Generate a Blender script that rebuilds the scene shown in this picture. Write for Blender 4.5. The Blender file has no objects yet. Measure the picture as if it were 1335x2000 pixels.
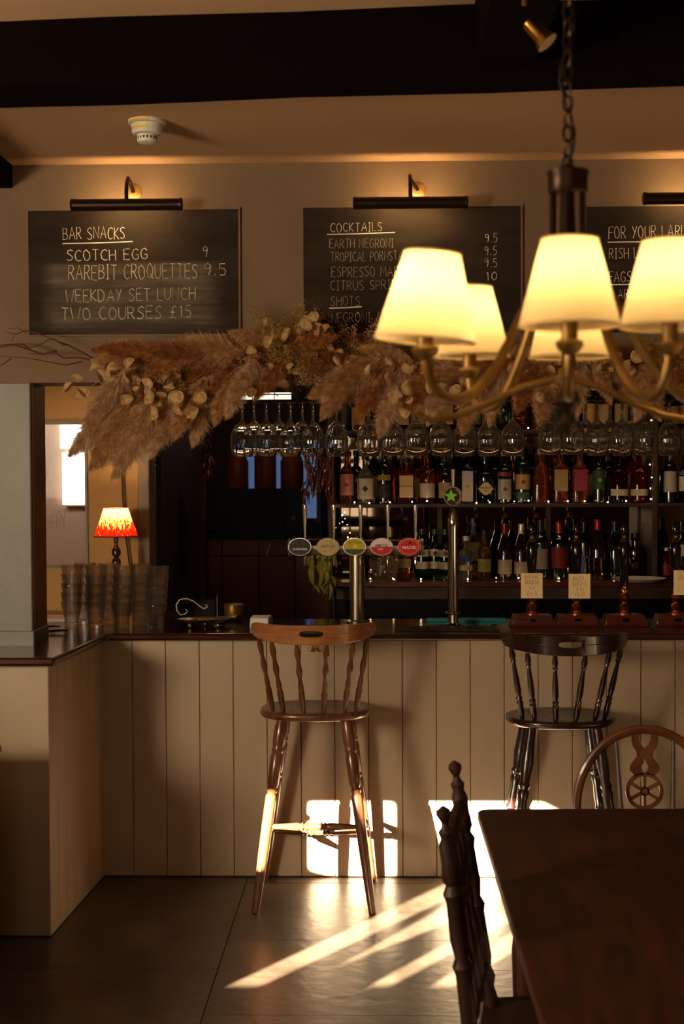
import bpy, math, random
from mathutils import Vector, Matrix
R = random.Random(7)
S = bpy.context.scene
COL = S.collection
PI = math.pi
# ------------------------------------------------------------------ camera
F = 2000 * 50 / 36
TH, PH, RO = math.radians(1.485), math.radians(1.526), math.radians(0.25)
CAMP = Vector((0, 0, 1.81))
fw = Vector((-math.sin(TH) * math.cos(PH), math.cos(TH) * math.cos(PH), -math.sin(PH)))
r0 = Vector((math.cos(TH), math.sin(TH), 0)); u0 = r0.cross(fw)
rt = r0 * math.cos(RO) - u0 * math.sin(RO); up = u0 * math.cos(RO) + r0 * math.sin(RO)
cd = bpy.data.cameras.new('camera'); cam = bpy.data.objects.new('camera', cd); COL.objects.link(cam)
cd.sensor_fit = 'VERTICAL'; cd.sensor_height = 36; cd.sensor_width = 24; cd.lens = 50
cd.clip_start = 0.05; cd.clip_end = 100
cam.matrix_world = Matrix(((rt.x, up.x, -fw.x, CAMP.x), (rt.y, up.y, -fw.y, CAMP.y), (rt.z, up.z, -fw.z, CAMP.z), (0, 0, 0, 1)))
cd.dof.use_dof = True; cd.dof.focus_distance = 6.3; cd.dof.aperture_fstop = 5.0
S.camera = cam
def at(px, py, Y):
    d = fw * F + rt * (px - 667.5) - up * (py - 1000)
    return CAMP + d * (Y / d.y)
def atZ(px, py, Z):
    d = fw * F + rt * (px - 667.5) - up * (py - 1000)
    return CAMP + d * ((Z - CAMP.z) / d.z)
# ------------------------------------------------------------------ view, world, daylight
S.view_settings.view_transform = 'Standard'; S.view_settings.look = 'None'
S.view_settings.gamma = 1; S.view_settings.use_curve_mapping = False
S.view_settings.exposure = 0.0
S.cycles.use_denoising = True
S.cycles.max_bounces = 64; S.cycles.transmission_bounces = 64; S.cycles.transparent_max_bounces = 96
S.cycles.diffuse_bounces = 4; S.cycles.glossy_bounces = 5
S.cycles.caustics_reflective = False; S.cycles.caustics_refractive = False
S.cycles.sample_clamp_indirect = 4.0
W = bpy.data.worlds.new('sky'); S.world = W; W.use_nodes = True
W.node_tree.nodes['Background'].inputs[0].default_value = (1.0, 0.8, 0.6, 1)
W.node_tree.nodes['Background'].inputs[1].default_value = 0.4
def lamp(name, kind, loc, energy, color, direction=None, **kw):
    l = bpy.data.lights.new(name, kind); o = bpy.data.objects.new(name, l); COL.objects.link(o)
    l.energy = energy; l.color = color; o.location = loc
    if direction is not None: o.rotation_euler = Vector(direction).to_track_quat('-Z', 'Y').to_euler()
    for k, v in kw.items(): setattr(l, k, v)
    return o
SUND = Vector((0.6547, 1.0, -0.3345))
lamp('sun', 'SUN', (-4, 0, 6), 270.0, (1.0, 0.87, 0.68), SUND, angle=math.radians(0.35))
# daylight entering through the low side window and the tall rear window
lamp('side_window_daylight', 'AREA', (-3.05, 1.12, 1.95), 175, (1.0, 0.76, 0.50), (0.50, 1.0, -0.19), shape='RECTANGLE', size=0.9, size_y=0.75)
lamp('rear_window_daylight', 'AREA', (-0.9, -2.9, 1.75), 17, (1.0, 0.78, 0.56), (0.05, 1.0, 0.06), shape='RECTANGLE', size=1.6, size_y=1.4)

# ------------------------------------------------------------------ helpers
def lin(h):
    h = h.lstrip('#'); c = [int(h[i:i + 2], 16) / 255 for i in (0, 2, 4)]
    return tuple(x / 12.92 if x <= .04045 else ((x + .055) / 1.055) ** 2.4 for x in c)
def mat(name, col, rough=.5, metal=0, trans=0, ior=1.45, emit=None, es=0, coat=0, var=0, vs=8, bump=0, bs=60, alpha=1, stretch=(1, 1, 1), spec=None, sub=None):
    m = bpy.data.materials.new(name); m.use_nodes = True; nt = m.node_tree; n = nt.nodes; b = n['Principled BSDF']
    c = lin(col) if isinstance(col, str) else col
    b.inputs['Base Color'].default_value = (*c, 1); b.inputs['Roughness'].default_value = rough
    b.inputs['Metallic'].default_value = metal; b.inputs['Transmission Weight'].default_value = trans
    b.inputs['IOR'].default_value = ior; b.inputs['Coat Weight'].default_value = coat; b.inputs['Coat Roughness'].default_value = .08
    b.inputs['Alpha'].default_value = alpha
    if spec is not None: b.inputs['Specular IOR Level'].default_value = spec
    if emit is not None:
        b.inputs['Emission Color'].default_value = (*(lin(emit) if isinstance(emit, str) else emit), 1); b.inputs['Emission Strength'].default_value = es
    if var or bump or sub:
        tc = n.new('ShaderNodeTexCoord'); mp = n.new('ShaderNodeMapping'); mp.inputs['Scale'].default_value = stretch
        nt.links.new(tc.outputs['Object'], mp.inputs[0])
    if var or sub:
        no = n.new('ShaderNodeTexNoise'); no.inputs['Scale'].default_value = vs; no.inputs['Detail'].default_value = 6; no.inputs['Roughness'].default_value = .6
        nt.links.new(mp.outputs[0], no.inputs['Vector'])
        cr = n.new('ShaderNodeValToRGB'); cr.color_ramp.elements[0].position = .3; cr.color_ramp.elements[1].position = .7
        c2 = lin(sub) if sub else tuple(x * (1 - var) for x in c)
        cr.color_ramp.elements[0].color = (*c2, 1); cr.color_ramp.elements[1].color = (*tuple(min(1, x * (1 + var * .6)) for x in c), 1)
        nt.links.new(no.outputs['Fac'], cr.inputs[0]); nt.links.new(cr.outputs[0], b.inputs['Base Color'])
        rr = n.new('ShaderNodeMapRange'); rr.inputs[3].default_value = max(0, rough - .07); rr.inputs[4].default_value = min(1, rough + .1)
        nt.links.new(no.outputs['Fac'], rr.inputs[0]); nt.links.new(rr.outputs[0], b.inputs['Roughness'])
    if bump:
        nb = n.new('ShaderNodeTexNoise'); nb.inputs['Scale'].default_value = bs; nb.inputs['Detail'].default_value = 4
        nt.links.new(mp.outputs[0], nb.inputs['Vector']); bp = n.new('ShaderNodeBump'); bp.inputs['Strength'].default_value = bump; bp.inputs['Distance'].default_value = .004
        nt.links.new(nb.outputs['Fac'], bp.inputs['Height']); nt.links.new(bp.outputs[0], b.inputs['Normal'])
    return m
def translucent(name, col, tr=.6):
    m = bpy.data.materials.new(name); m.use_nodes = True; nt = m.node_tree; n = nt.nodes; n.remove(n['Principled BSDF'])
    d = n.new('ShaderNodeBsdfDiffuse'); t = n.new('ShaderNodeBsdfTranslucent'); x = n.new('ShaderNodeMixShader'); x.inputs[0].default_value = tr
    c = (*(lin(col) if isinstance(col, str) else col), 1); d.inputs[0].default_value = c; t.inputs[0].default_value = c
    nt.links.new(d.outputs[0], x.inputs[1]); nt.links.new(t.outputs[0], x.inputs[2]); nt.links.new(x.outputs[0], n['Material Output'].inputs[0])
    return m, d, t

class MB:
    def __init__(s): s.v = []; s.f = []
    def add(s, vs, fs):
        k = len(s.v); s.v += [tuple(x) for x in vs]; s.f += [tuple(i + k for i in f) for f in fs]; return s
    def box(s, x0, y0, z0, x1, y1, z1, bev=0):
        if bev:
            b = bev; vs = []; 
            for (z, i) in ((z0, b), (z0 + b, 0), (z1 - b, 0), (z1, b)):
                xa, ya, xb, yb = x0 + i, y0 + i, x1 - i, y1 - i
                if i == 0: vs += [(xa + b, ya, z), (xb - b, ya, z), (xb, ya + b, z), (xb, yb - b, z), (xb - b, yb, z), (xa + b, yb, z), (xa, yb - b, z), (xa, ya + b, z)]
                else: vs += [(xa, ya, z), (xb, ya, z), (xb, ya, z), (xb, yb, z), (xb, yb, z), (xa, yb, z), (xa, yb, z), (xa, ya, z)]
            fs = [tuple(range(7, -1, -1))[::2] if 0 else (0, 6, 4, 2)] + [(r * 8 + i, r * 8 + (i + 1) % 8, r * 8 + 8 + (i + 1) % 8, r * 8 + 8 + i) for r in range(3) for i in range(8)] + [(24, 26, 28, 30)]
            # degenerate corners are fine: merged in build
            return s.add(vs, fs)
        return s.add([(x0, y0, z0), (x1, y0, z0), (x1, y1, z0), (x0, y1, z0), (x0, y0, z1), (x1, y0, z1), (x1, y1, z1), (x0, y1, z1)],
                     [(0, 3, 2, 1), (4, 5, 6, 7), (0, 1, 5, 4), (1, 2, 6, 5), (2, 3, 7, 6), (3, 0, 4, 7)])
    def hexa(s, p):  # eight corners, bottom ring then top ring
        return s.add(p, [(0, 3, 2, 1), (4, 5, 6, 7), (0, 1, 5, 4), (1, 2, 6, 5), (2, 3, 7, 6), (3, 0, 4, 7)])
    def tube(s, pts, rad, n=8, cap=True, flat=1.0):
        pts = [Vector(p) for p in pts]; m = len(pts)
        if not isinstance(rad, (list, tuple)): rad = [rad] * m
        t = (pts[1] - pts[0]).normalized(); a = Vector((0, 0, 1)) if abs(t.z) < .9 else Vector((1, 0, 0))
        u = t.cross(a).normalized(); vs = []
        for i, p in enumerate(pts):
            t = (pts[min(i + 1, m - 1)] - pts[max(i - 1, 0)]).normalized()
            u = (u - t * u.dot(t)).normalized(); w = t.cross(u)
            for k in range(n):
                an = 2 * PI * k / n; vs.append(p + u * math.cos(an) * rad[i] + w * math.sin(an) * rad[i] * flat)
        fs = [(i * n + k, i * n + (k + 1) % n, (i + 1) * n + (k + 1) % n, (i + 1) * n + k) for i in range(m - 1) for k in range(n)]
        if cap: fs += [tuple(range(n - 1, -1, -1)), tuple(range((m - 1) * n, m * n))]
        return s.add(vs, fs)
    def lathe(s, prof, c=(0, 0, 0), n=20, axis=None, flute=0, fn=0, fz=None, cap=True):
        # prof: (r, z) ; axis: direction of z
        c = Vector(c); q = Vector(axis).to_track_quat('Z', 'Y') if axis is not None else None; vs = []
        for (r, z) in prof:
            for k in range(n):
                a = 2 * PI * k / n; rr = r
                if flute and (fz is None or fz[0] < z < fz[1]): rr = r * (1 + flute * math.cos(fn * a))
                p = Vector((rr * math.cos(a), rr * math.sin(a), z)); vs.append(c + (q @ p if q else p))
        m = len(prof)
        fs = [(i * n + k, i * n + (k + 1) % n, (i + 1) * n + (k + 1) % n, (i + 1) * n + k) for i in range(m - 1) for k in range(n)]
        if cap: fs += [tuple(range(n - 1, -1, -1)), tuple(range((m - 1) * n, m * n))]
        return s.add(vs, fs)
    def turned(s, p0, p1, prof, n=12):   # prof (t, r) with t 0..1 from p0 to p1
        p0, p1 = Vector(p0), Vector(p1); L = (p1 - p0).length
        return s.lathe([(r, t * L) for t, r in prof], p0, n, (p1 - p0))
    def sphere(s, c, r, n=10, m=6, sc=(1, 1, 1)):
        c = Vector(c); vs = []
        for i in range(m + 1):
            ph = PI * i / m
            for k in range(n):
                a = 2 * PI * k / n; vs.append((c.x + r * sc[0] * math.sin(ph) * math.cos(a), c.y + r * sc[1] * math.sin(ph) * math.sin(a), c.z - r * sc[2] * math.cos(ph)))
        return s.add(vs, [(i * n + k, i * n + (k + 1) % n, (i + 1) * n + (k + 1) % n, (i + 1) * n + k) for i in range(m) for k in range(n)])
    def prism(s, poly, d):   # poly: list of 3d points (planar), extruded by vector d
        m = len(poly); p = [Vector(q) for q in poly]; d = Vector(d)
        return s.add(p + [q + d for q in p], [tuple(range(m - 1, -1, -1)), tuple(range(m, 2 * m))] + [(i, (i + 1) % m, m + (i + 1) % m, m + i) for i in range(m)])
    def mesh(s, name, m, sharp=35):
        me = bpy.data.meshes.new(name); me.from_pydata(s.v, [], s.f)
        me.validate(); me.materials.append(m)
        me.shade_smooth(); me.set_sharp_from_angle(angle=math.radians(sharp)); me.update(); return me
def link(name, me, parent=None, bevel=0):
    o = bpy.data.objects.new(name, me); COL.objects.link(o)
    if parent is not None:
        o.parent = parent
        if parent.type == 'EMPTY': o.matrix_parent_inverse = Matrix.Translation(-Vector(parent.location))
    if bevel:
        b = o.modifiers.new('bevel', 'BEVEL'); b.width = bevel; b.segments = 2; b.limit_method = 'ANGLE'
    return o
def part(name, mb, m, parent, label=None, bevel=0, sharp=35, kind=None):
    o = link(name, mb.mesh(name, m, sharp), parent, bevel)
    if label: o['label'] = label
    if kind: o['kind'] = kind
    return o
def thing(name, label, cat, loc=(0, 0, 0), group=None):
    o = bpy.data.objects.new(name, None); COL.objects.link(o); o.location = loc; o.empty_display_size = .05
    o['label'] = label; o['category'] = cat
    if group: o['group'] = group
    return o
def solo(name, mb, m, label, cat, group=None, bevel=0, kind=None, sharp=35):
    o = part(name, mb, m, None, label, bevel, sharp, kind); o['category'] = cat
    if group: o['group'] = group
    return o
def struct(name, mb, m, parent=None, bevel=0):
    o = part(name, mb, m, parent, None, bevel)
    if parent is None: o['kind'] = 'structure'
    return o
def dup(src, loc, rotz=0, label=None, name=None, scale=None):
    r = src.copy(); COL.objects.link(r); r.location = loc; r.rotation_euler = (r.rotation_euler[0], r.rotation_euler[1], rotz)
    if scale: r.scale = scale
    if label: r['label'] = label
    for ch in list(src.children):
        c = ch.copy(); COL.objects.link(c); c.parent = r
        for g in ch.children:
            d = g.copy(); COL.objects.link(d); d.parent = c
    return r
# ---- handwriting: single-stroke capitals, unit cap height
GL = {
'A': (.7, [[(0, 0), (.35, 1), (.7, 0)], [(.12, .35), (.58, .35)]]), 'B': (.6, [[(0, 0), (0, 1), (.4, .95), (.5, .75), (.35, .55), (0, .52)], [(.35, .55), (.58, .35), (.5, .08), (0, 0)]]),
'C': (.6, [[(.6, .85), (.4, 1), (.15, .9), (0, .55), (.1, .15), (.35, 0), (.6, .12)]]), 'D': (.65, [[(0, 0), (0, 1), (.35, .93), (.62, .6), (.55, .2), (.3, .02), (0, 0)]]),
'E': (.55, [[(.55, 1), (0, 1), (0, 0), (.55, 0)], [(0, .52), (.45, .52)]]), 'F': (.5, [[(.55, 1), (0, 1), (0, 0)], [(0, .55), (.42, .55)]]),
'G': (.65, [[(.62, .85), (.4, 1), (.15, .9), (0, .5), (.12, .12), (.38, 0), (.62, .15), (.62, .45), (.38, .45)]]), 'H': (.6, [[(0, 0), (0, 1)], [(.6, 0), (.6, 1)], [(0, .5), (.6, .52)]]),
'I': (.3, [[(.15, 0), (.15, 1)], [(0, 1), (.3, 1)], [(0, 0), (.3, 0)]]), 'J': (.45, [[(.4, 1), (.4, .2), (.2, 0), (0, .15)]]), 'K': (.55, [[(0, 0), (0, 1)], [(.52, .95), (.02, .45), (.55, 0)]]),
'L': (.5, [[(0, 1), (0, 0), (.5, .02)]]), 'M': (.8, [[(0, 0), (.08, 1), (.4, .3), (.72, 1), (.8, 0)]]), 'N': (.65, [[(0, 0), (0, 1), (.62, 0), (.65, 1)]]),
'O': (.65, [[(.33, 1), (.08, .85), (0, .45), (.15, .05), (.4, 0), (.62, .25), (.62, .7), (.33, 1)]]), 'P': (.55, [[(0, 0), (0, 1), (.4, .97), (.55, .75), (.4, .5), (0, .47)]]),
'Q': (.68, [[(.33, 1), (.08, .85), (0, .45), (.15, .05), (.4, 0), (.62, .25), (.62, .7), (.33, 1)], [(.4, .3), (.7, -.08)]]), 'R': (.58, [[(0, 0), (0, 1), (.4, .97), (.52, .75), (.38, .52), (0, .48)], [(.2, .5), (.58, 0)]]),
'S': (.55, [[(.55, .88), (.35, 1), (.1, .9), (.05, .68), (.3, .52), (.52, .33), (.48, .1), (.25, 0), (0, .1)]]), 'T': (.6, [[(0, 1), (.6, .98)], [(.3, 1), (.3, 0)]]),
'U': (.6, [[(0, 1), (0, .25), (.2, 0), (.42, .03), (.6, .3), (.6, 1)]]), 'V': (.6, [[(0, 1), (.3, 0), (.6, 1)]]), 'W': (.85, [[(0, 1), (.2, 0), (.42, .7), (.65, 0), (.85, 1)]]),
'Y': (.55, [[(0, 1), (.28, .5)], [(.55, 1), (.15, 0)]]), 'Z': (.55, [[(0, 1), (.55, 1), (0, 0), (.55, 0)]]), 'X': (.5, [[(0, 0), (.5, 1)], [(0, 1), (.5, 0)]]),
'0': (.5, [[(.25, 1), (.02, .75), (.02, .25), (.25, 0), (.48, .25), (.48, .75), (.25, 1)]]), '1': (.25, [[(.02, .8), (.15, 1), (.15, 0)]]), '4': (.5, [[(.3, 1), (0, .35), (.5, .35)], [(.38, .6), (.38, 0)]]),
'5': (.5, [[(.48, 1), (.08, 1), (.05, .6), (.35, .6), (.5, .35), (.4, .05), (.05, .02)]]), '9': (.5, [[(.48, .8), (.25, 1), (.03, .8), (.08, .58), (.35, .55), (.48, .8), (.45, .35), (.35, 0)]]),
'7': (.45, [[(0, 1), (.45, 1), (.15, 0)]]), '2': (.5, [[(.03, .8), (.25, 1), (.47, .75), (.02, 0), (.5, 0)]]), '.': (.2, [[(.1, .02), (.1, .1)]]), '%': (.5, [[(0, 0), (.5, 1)], [(0, 1), (.12, .85)], [(.4, .15), (.5, 0)]]),
'£': (.6, [[(.55, .85), (.38, 1), (.22, .85), (.22, .3), (.02, .02), (.3, .05), (.5, 0)], [(.02, .5), (.42, .5)]]), '/': (.4, [[(0, -.1), (.4, 1.05)]]), ' ': (.35, []), '-': (.35, [[(.05, .5), (.3, .5)]]), "'": (.12, [[(.05, 1), (.05, .8)]])}
def write(mb, text, P, W_, H_, rad, jit=.04, rnd=None):
    """P(u, v) gives the 3D point for u along the line and v up, W_ and H_ in the same units"""
    rnd = rnd or R; tot = sum(GL[c][0] + .22 for c in text) - .22; sx = W_ / tot; x = 0
    for c in text:
        w, st = GL[c]; dy = rnd.uniform(-jit, jit); sl = rnd.uniform(-jit, jit)
        for line in st:
            pts = []
            for i in range(len(line)):
                pts.append(P((x + line[i][0] + sl * line[i][1]) * sx, (line[i][1] + dy + rnd.uniform(-jit, jit) * .5) * H_))
            mb.tube(pts, rad * rnd.uniform(.85, 1.15), 4, True, .5)
        x += w + .22
def text_mesh(txt, size, m, extrude=.0004, name='lettering'):
    c = bpy.data.curves.new(name, 'FONT'); c.body = txt; c.size = size; c.align_x = 'CENTER'; c.align_y = 'CENTER'; c.extrude = extrude; c.resolution_u = 2; c.offset = size * .012
    o = bpy.data.objects.new('t', c); COL.objects.link(o); bpy.context.view_layer.update()
    me = bpy.data.meshes.new_from_object(o.evaluated_get(bpy.context.evaluated_depsgraph_get())); bpy.data.objects.remove(o); bpy.data.curves.remove(c)
    me.name = name; me.materials.clear(); me.materials.append(m)
    me.transform(Matrix.Rotation(PI / 2, 4, 'X')); return me
ORD = ['first', 'second', 'third', 'fourth', 'fifth', 'sixth', 'seventh', 'eighth', 'ninth', 'tenth', 'eleventh', 'twelfth', 'thirteenth', 'fourteenth', 'fifteenth', 'sixteenth', 'seventeenth', 'eighteenth', 'nineteenth']

# ------------------------------------------------------------------ materials
def wood(name, c1, c2, rough=.35, coat=.0, sc=(3, 30, 30), bump=.15):
    return mat(name, c1, rough, coat=coat, vs=3, stretch=sc, sub=c2, bump=bump, bs=12)
M_wall = mat('wall_paint', '#6e5942', .75, var=.10, vs=3, bump=.35, bs=25)
M_ceil = mat('ceiling_plaster', '#bd9a78', .85, var=.06, vs=2, bump=.3, bs=14)
M_beam = mat('black_beam', '#0a0402', .9, spec=.05, var=.3, vs=6, bump=.6, bs=9, stretch=(.5, 2, 2))
M_post = mat('post_paint', '#6b6b62', .45, var=.12, vs=5, bump=.6, bs=18)
M_postside = mat('post_side_paint', '#6b4a2a', .5, var=.1, vs=5)
M_panel = mat('panel_paint', '#a08f78', .42, var=.06, vs=2, bump=.2, bs=40, stretch=(3, 3, .4))
M_backing = mat('dark_gap', '#120c07', .8)
M_tile = mat('slate_tile', '#4e4134', .34, var=.35, vs=4, bump=.5, bs=18, sub='#2c241b')
M_grout = mat('grout', '#15100b', .9)
M_top = wood('bar_top_wood', '#3d150b', '#1c0905', .16, .6, (1, 12, 12), .05)
M_red = wood('hand_pump_wood', '#5a2010', '#331008', .28, .4)
M_stool = wood('stool_wood', '#6e4326', '#462814', .28, .35, (6, 6, 1.2), .08)
M_rail = wood('stool_rail_wood', '#a06c40', '#7a4a28', .30, .35, (2, 8, 14), .08)
M_stool2 = wood('dark_stool_wood', '#2a120b', '#150805', .28, .4, (6, 6, 1.2), .08)
M_chair = wood('wheelback_wood', '#6a3f1c', '#3f220e', .4, .15, (5, 5, 5), .1)
M_chair2 = wood('spindle_chair_wood', '#341609', '#120703', .5, .0, (6, 6, 2), .1)
M_table = wood('table_wood', '#4a1f0c', '#1a0903', .5, .0, (9, 1.6, 3), .25)
def board_mat(name, smear):
    m = mat(name, '#1c140d', .75, vs=3, sub='#2e2318', stretch=(1, 1, 4), spec=.25)
    if smear:   # wiped chalk dust over the lower part of the board
        nt = m.node_tree; N = nt.nodes.new; b = nt.nodes['Principled BSDF']; tc = N('ShaderNodeTexCoord'); g = N('ShaderNodeSeparateXYZ'); nt.links.new(tc.outputs['Generated'], g.inputs[0])
        no = N('ShaderNodeTexNoise'); no.inputs['Scale'].default_value = 5; no.inputs['Detail'].default_value = 5; mp = N('ShaderNodeMapping'); mp.inputs['Scale'].default_value = (.7, 1, 4); nt.links.new(tc.outputs['Generated'], mp.inputs[0]); nt.links.new(mp.outputs[0], no.inputs[0])
        def mr(sock, a, b_, c, d):
            r = N('ShaderNodeMapRange'); r.interpolation_type = 'SMOOTHSTEP'; r.inputs[1].default_value = a; r.inputs[2].default_value = b_; r.inputs[3].default_value = c; r.inputs[4].default_value = d; nt.links.new(sock, r.inputs[0]); return r.outputs[0]
        def mul(a, b_):
            r = N('ShaderNodeMath'); r.operation = 'MULTIPLY'; nt.links.new(a, r.inputs[0]); nt.links.new(b_, r.inputs[1]); return r.outputs[0]
        k = mul(mul(mr(g.outputs['X'], .04, .14, 0, 1), mr(g.outputs['X'], .82, .95, 1, 0)), mul(mr(g.outputs['Z'], .02, .12, .2, 1), mr(g.outputs['Z'], .54, .60, 1, 0)))
        k = mul(k, mr(no.outputs['Fac'], .3, .75, .25, 1)); mx = N('ShaderNodeMix'); mx.data_type = 'RGBA'; old = b.inputs['Base Color'].links[0].from_socket
        nt.links.new(k, mx.inputs[0]); nt.links.new(old, mx.inputs[6]); mx.inputs[7].default_value = (*lin('#63594a'), 1); nt.links.new(mx.outputs[2], b.inputs['Base Color'])
    return m
M_board = board_mat('chalkboard', False); M_board1 = board_mat('smeared_chalkboard', True)
M_chalk = mat('chalk', '#e8ddc8', .9)
M_chalk2 = mat('pale_chalk', '#b3a791', .9)
M_brass = mat('aged_brass', '#b58a3e', .28, 1, var=.3, vs=20)
M_brassd = mat('dark_bronze', '#2c1c10', .38, .7)
M_chan = mat('antique_brass_arm', '#80602e', .42, .75, var=.35, vs=14)
M_chrome = mat('polished_steel', '#d8d2c8', .1, 1)
M_steel = mat('brushed_steel', '#a79a88', .25, 1)
M_copper = mat('copper', '#e89a5c', .2, 1)
M_glass = mat('clear_glass', (1, 1, 1), .0, trans=1, ior=1.45)
def thin_glass(name, tint=(1, 1, 1), k=1.5):
    m = bpy.data.materials.new(name); m.use_nodes = True; nt = m.node_tree; n = nt.nodes; n.remove(n['Principled BSDF'])
    t = n.new('ShaderNodeBsdfTransparent'); t.inputs[0].default_value = (*tint, 1); g = n.new('ShaderNodeBsdfGlossy'); g.inputs[1].default_value = .02
    f = n.new('ShaderNodeLayerWeight'); f.inputs[0].default_value = .5; bp = n.new('ShaderNodeBump'); bp.inputs['Strength'].default_value = .3; bp.inputs['Distance'].default_value = .002
    no = n.new('ShaderNodeTexNoise'); no.inputs['Scale'].default_value = 60; tc = n.new('ShaderNodeTexCoord'); nt.links.new(tc.outputs['Object'], no.inputs[0]); nt.links.new(no.outputs[0], bp.inputs['Height'])
    nt.links.new(bp.outputs[0], g.inputs['Normal']); nt.links.new(bp.outputs[0], f.inputs['Normal']); pw_ = n.new('ShaderNodeMath'); pw_.operation = 'POWER'; pw_.inputs[1].default_value = 2.4; nt.links.new(f.outputs['Facing'], pw_.inputs[0]); ml_ = n.new('ShaderNodeMath'); ml_.operation = 'MULTIPLY_ADD'; ml_.inputs[1].default_value = .5; ml_.inputs[2].default_value = .02; nt.links.new(pw_.outputs[0], ml_.inputs[0])
    x = n.new('ShaderNodeMixShader'); nt.links.new(ml_.outputs[0], x.inputs[0]); nt.links.new(t.outputs[0], x.inputs[1]); nt.links.new(g.outputs[0], x.inputs[2]); nt.links.new(x.outputs[0], n['Material Output'].inputs[0]); return m
M_thin = thin_glass('tumbler_glass', (1, 1, 1))
def milky(name, base, k):   # translucent haze mixed in so the glass looks lighter
    m = base; nt = m.node_tree; n = nt.nodes; out = n['Material Output']; src = out.inputs[0].links[0].from_socket
    t = n.new('ShaderNodeBsdfTranslucent'); t.inputs[0].default_value = (1, .95, .88, 1); x = n.new('ShaderNodeMixShader'); x.inputs[0].default_value = k
    nt.links.new(src, x.inputs[1]); nt.links.new(t.outputs[0], x.inputs[2]); nt.links.new(x.outputs[0], out.inputs[0])
milky('', M_thin, .055)
M_wine = mat('stemware_glass', (1, 1, 1), .0, trans=1, ior=1.45); milky('', M_wine, .05)
# tumblers: mostly thin clear walls, partly refracting
nt = M_thin.node_tree; n = nt.nodes; src = n['Material Output'].inputs[0].links[0].from_socket
gb_ = n.new('ShaderNodeBsdfGlass'); gb_.inputs['Roughness'].default_value = 0; gb_.inputs['IOR'].default_value = 1.35; mx_ = n.new('ShaderNodeMixShader'); mx_.inputs[0].default_value = .28
nt.links.new(src, mx_.inputs[1]); nt.links.new(gb_.outputs[0], mx_.inputs[2]); nt.links.new(mx_.outputs[0], n['Material Output'].inputs[0])
M_black = mat('black_plastic', '#0a0908', .35)
M_blackg = mat('black_gloss', '#060505', .35, spec=.15)
M_white = mat('white_plastic', '#cfcac0', .4)
M_cream = mat('cream_paper', '#ecd09c', .7, var=.06, vs=10)
M_ink = mat('ink', '#251a14', .8)
M_darkwood = wood('dark_back_wood', '#3a2010', '#1c0e07', .6, .0, (10, 10, 1), .1)
M_orange = mat('ochre_plaster', '#b98f57', .8, var=.08, vs=3)
# ================================================================== STRUCTURE
BY = 6.34      # plane of the boarded bar front
WY = 5.87      # plane of the wall above the bar
CZ = 3.09
# floor: slabs with recessed joints
fl = struct('floor', MB().box(-4.7, -3.1, -.06, 3.6, 11.2, -.006), M_grout)
tm = {}
for ci in range(-5, 5):
    x0 = -.595 + ci * .9; off = 0 if ci % 2 else .33
    for rj in range(-11, 9):
        y0 = 5.15 + rj * .77 + (.33 if ci % 2 == 0 else 0)
        xa, xb, ya, yb = max(x0, -4.6), min(x0 + .9, 3.5), max(y0, -3), min(y0 + .77, 11.1)
        if xb - xa < .05 or yb - ya < .05: continue
        key = (round(xb - xa, 3), round(yb - ya, 3))
        if key not in tm:
            tm[key] = MB().box(.002, .002, -.012, key[0] - .002, key[1] - .002, 0).mesh('tile', M_tile)
        o = link('tile', tm[key], fl); o.location = (xa, ya, R.uniform(-.0006, .0006))
struct('ceiling', MB().box(-4.7, -3.1, CZ, 3.6, 11.2, CZ + .08), M_ceil)
# room shell
struct('wall_right', MB().box(3.5, -3.1, 0, 3.62, 11.2, CZ), M_wall)
struct('wall_left', MB().box(-4.72, .9, 0, -4.6, 11.2, CZ), M_wall)
struct('wall_rear', MB().box(-2.2, -3.12, 0, -1.7, -3.0, CZ).box(-.1, -3.12, 0, 3.6, -3, CZ).box(-1.7, -3.12, 0, -.1, -3, 1.05).box(-1.7, -3.12, 2.45, -.1, -3, CZ), M_wall)
struct('wall_alcove_side', MB().box(-2.3, -3.1, 0, -2.2, .9, CZ), M_wall)
struct('wall_kitchen_end', MB().box(-4.7, 11.1, 0, 3.6, 11.2, CZ), M_darkwood)
# window wall at Y = 1 : opening X -3.87..-2.35, Z 1.34..2.15
wx0, wx1, wz0, wz1 = -3.87, -2.35, 1.335, 2.149
struct('wall_window_side', MB().box(-4.7, .9, 0, wx0, 1.0, CZ).box(wx1, .9, 0, -2.2, 1.0, CZ).box(wx0, .9, 0, wx1, 1.0, wz0).box(wx0, .9, wz1, wx1, 1.0, CZ), M_wall)
w1 = MB()  # unseen boards shaped to cut the sun into patches and streaks
w1.box(-3.44, .95, wz0, -3.313, 1, wz1)
w1.prism([(-3.313, .98, wz1), (-3.313, .98, wz0), (-3.157, .98, wz0), (-3.157, .98, 1.786)], (0, .02, 0))
w1.prism([(-3.872, .98, wz0), (-3.44, .98, wz0), (-3.44, .98, 1.80), (-3.50, .98, 1.79), (-3.70, .98, 1.80), (-3.82, .98, 1.83), (-3.872, .98, 1.86)], (0, .02, 0))
w1.prism([(-3.03, .98, wz0), (-2.89, .98, wz0), (-2.95, .98, 1.60), (-2.965, .98, 1.72), (-3.00, .98, 1.72)], (0, .02, 0))
w1.prism([(-2.93, .98, wz0), (-2.66, .98, wz0), (-2.68, .98, 1.72), (-2.77, .98, 1.72), (-2.80, .98, 1.58), (-2.90, .98, 1.39)], (0, .02, 0))
w1.prism([(-2.575, .98, wz0), (-2.44, .98, wz0), (-2.50, .98, 1.55), (-2.56, .98, 1.60)], (0, .02, 0))
struct('window_sun_mask', w1, M_beam)
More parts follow.
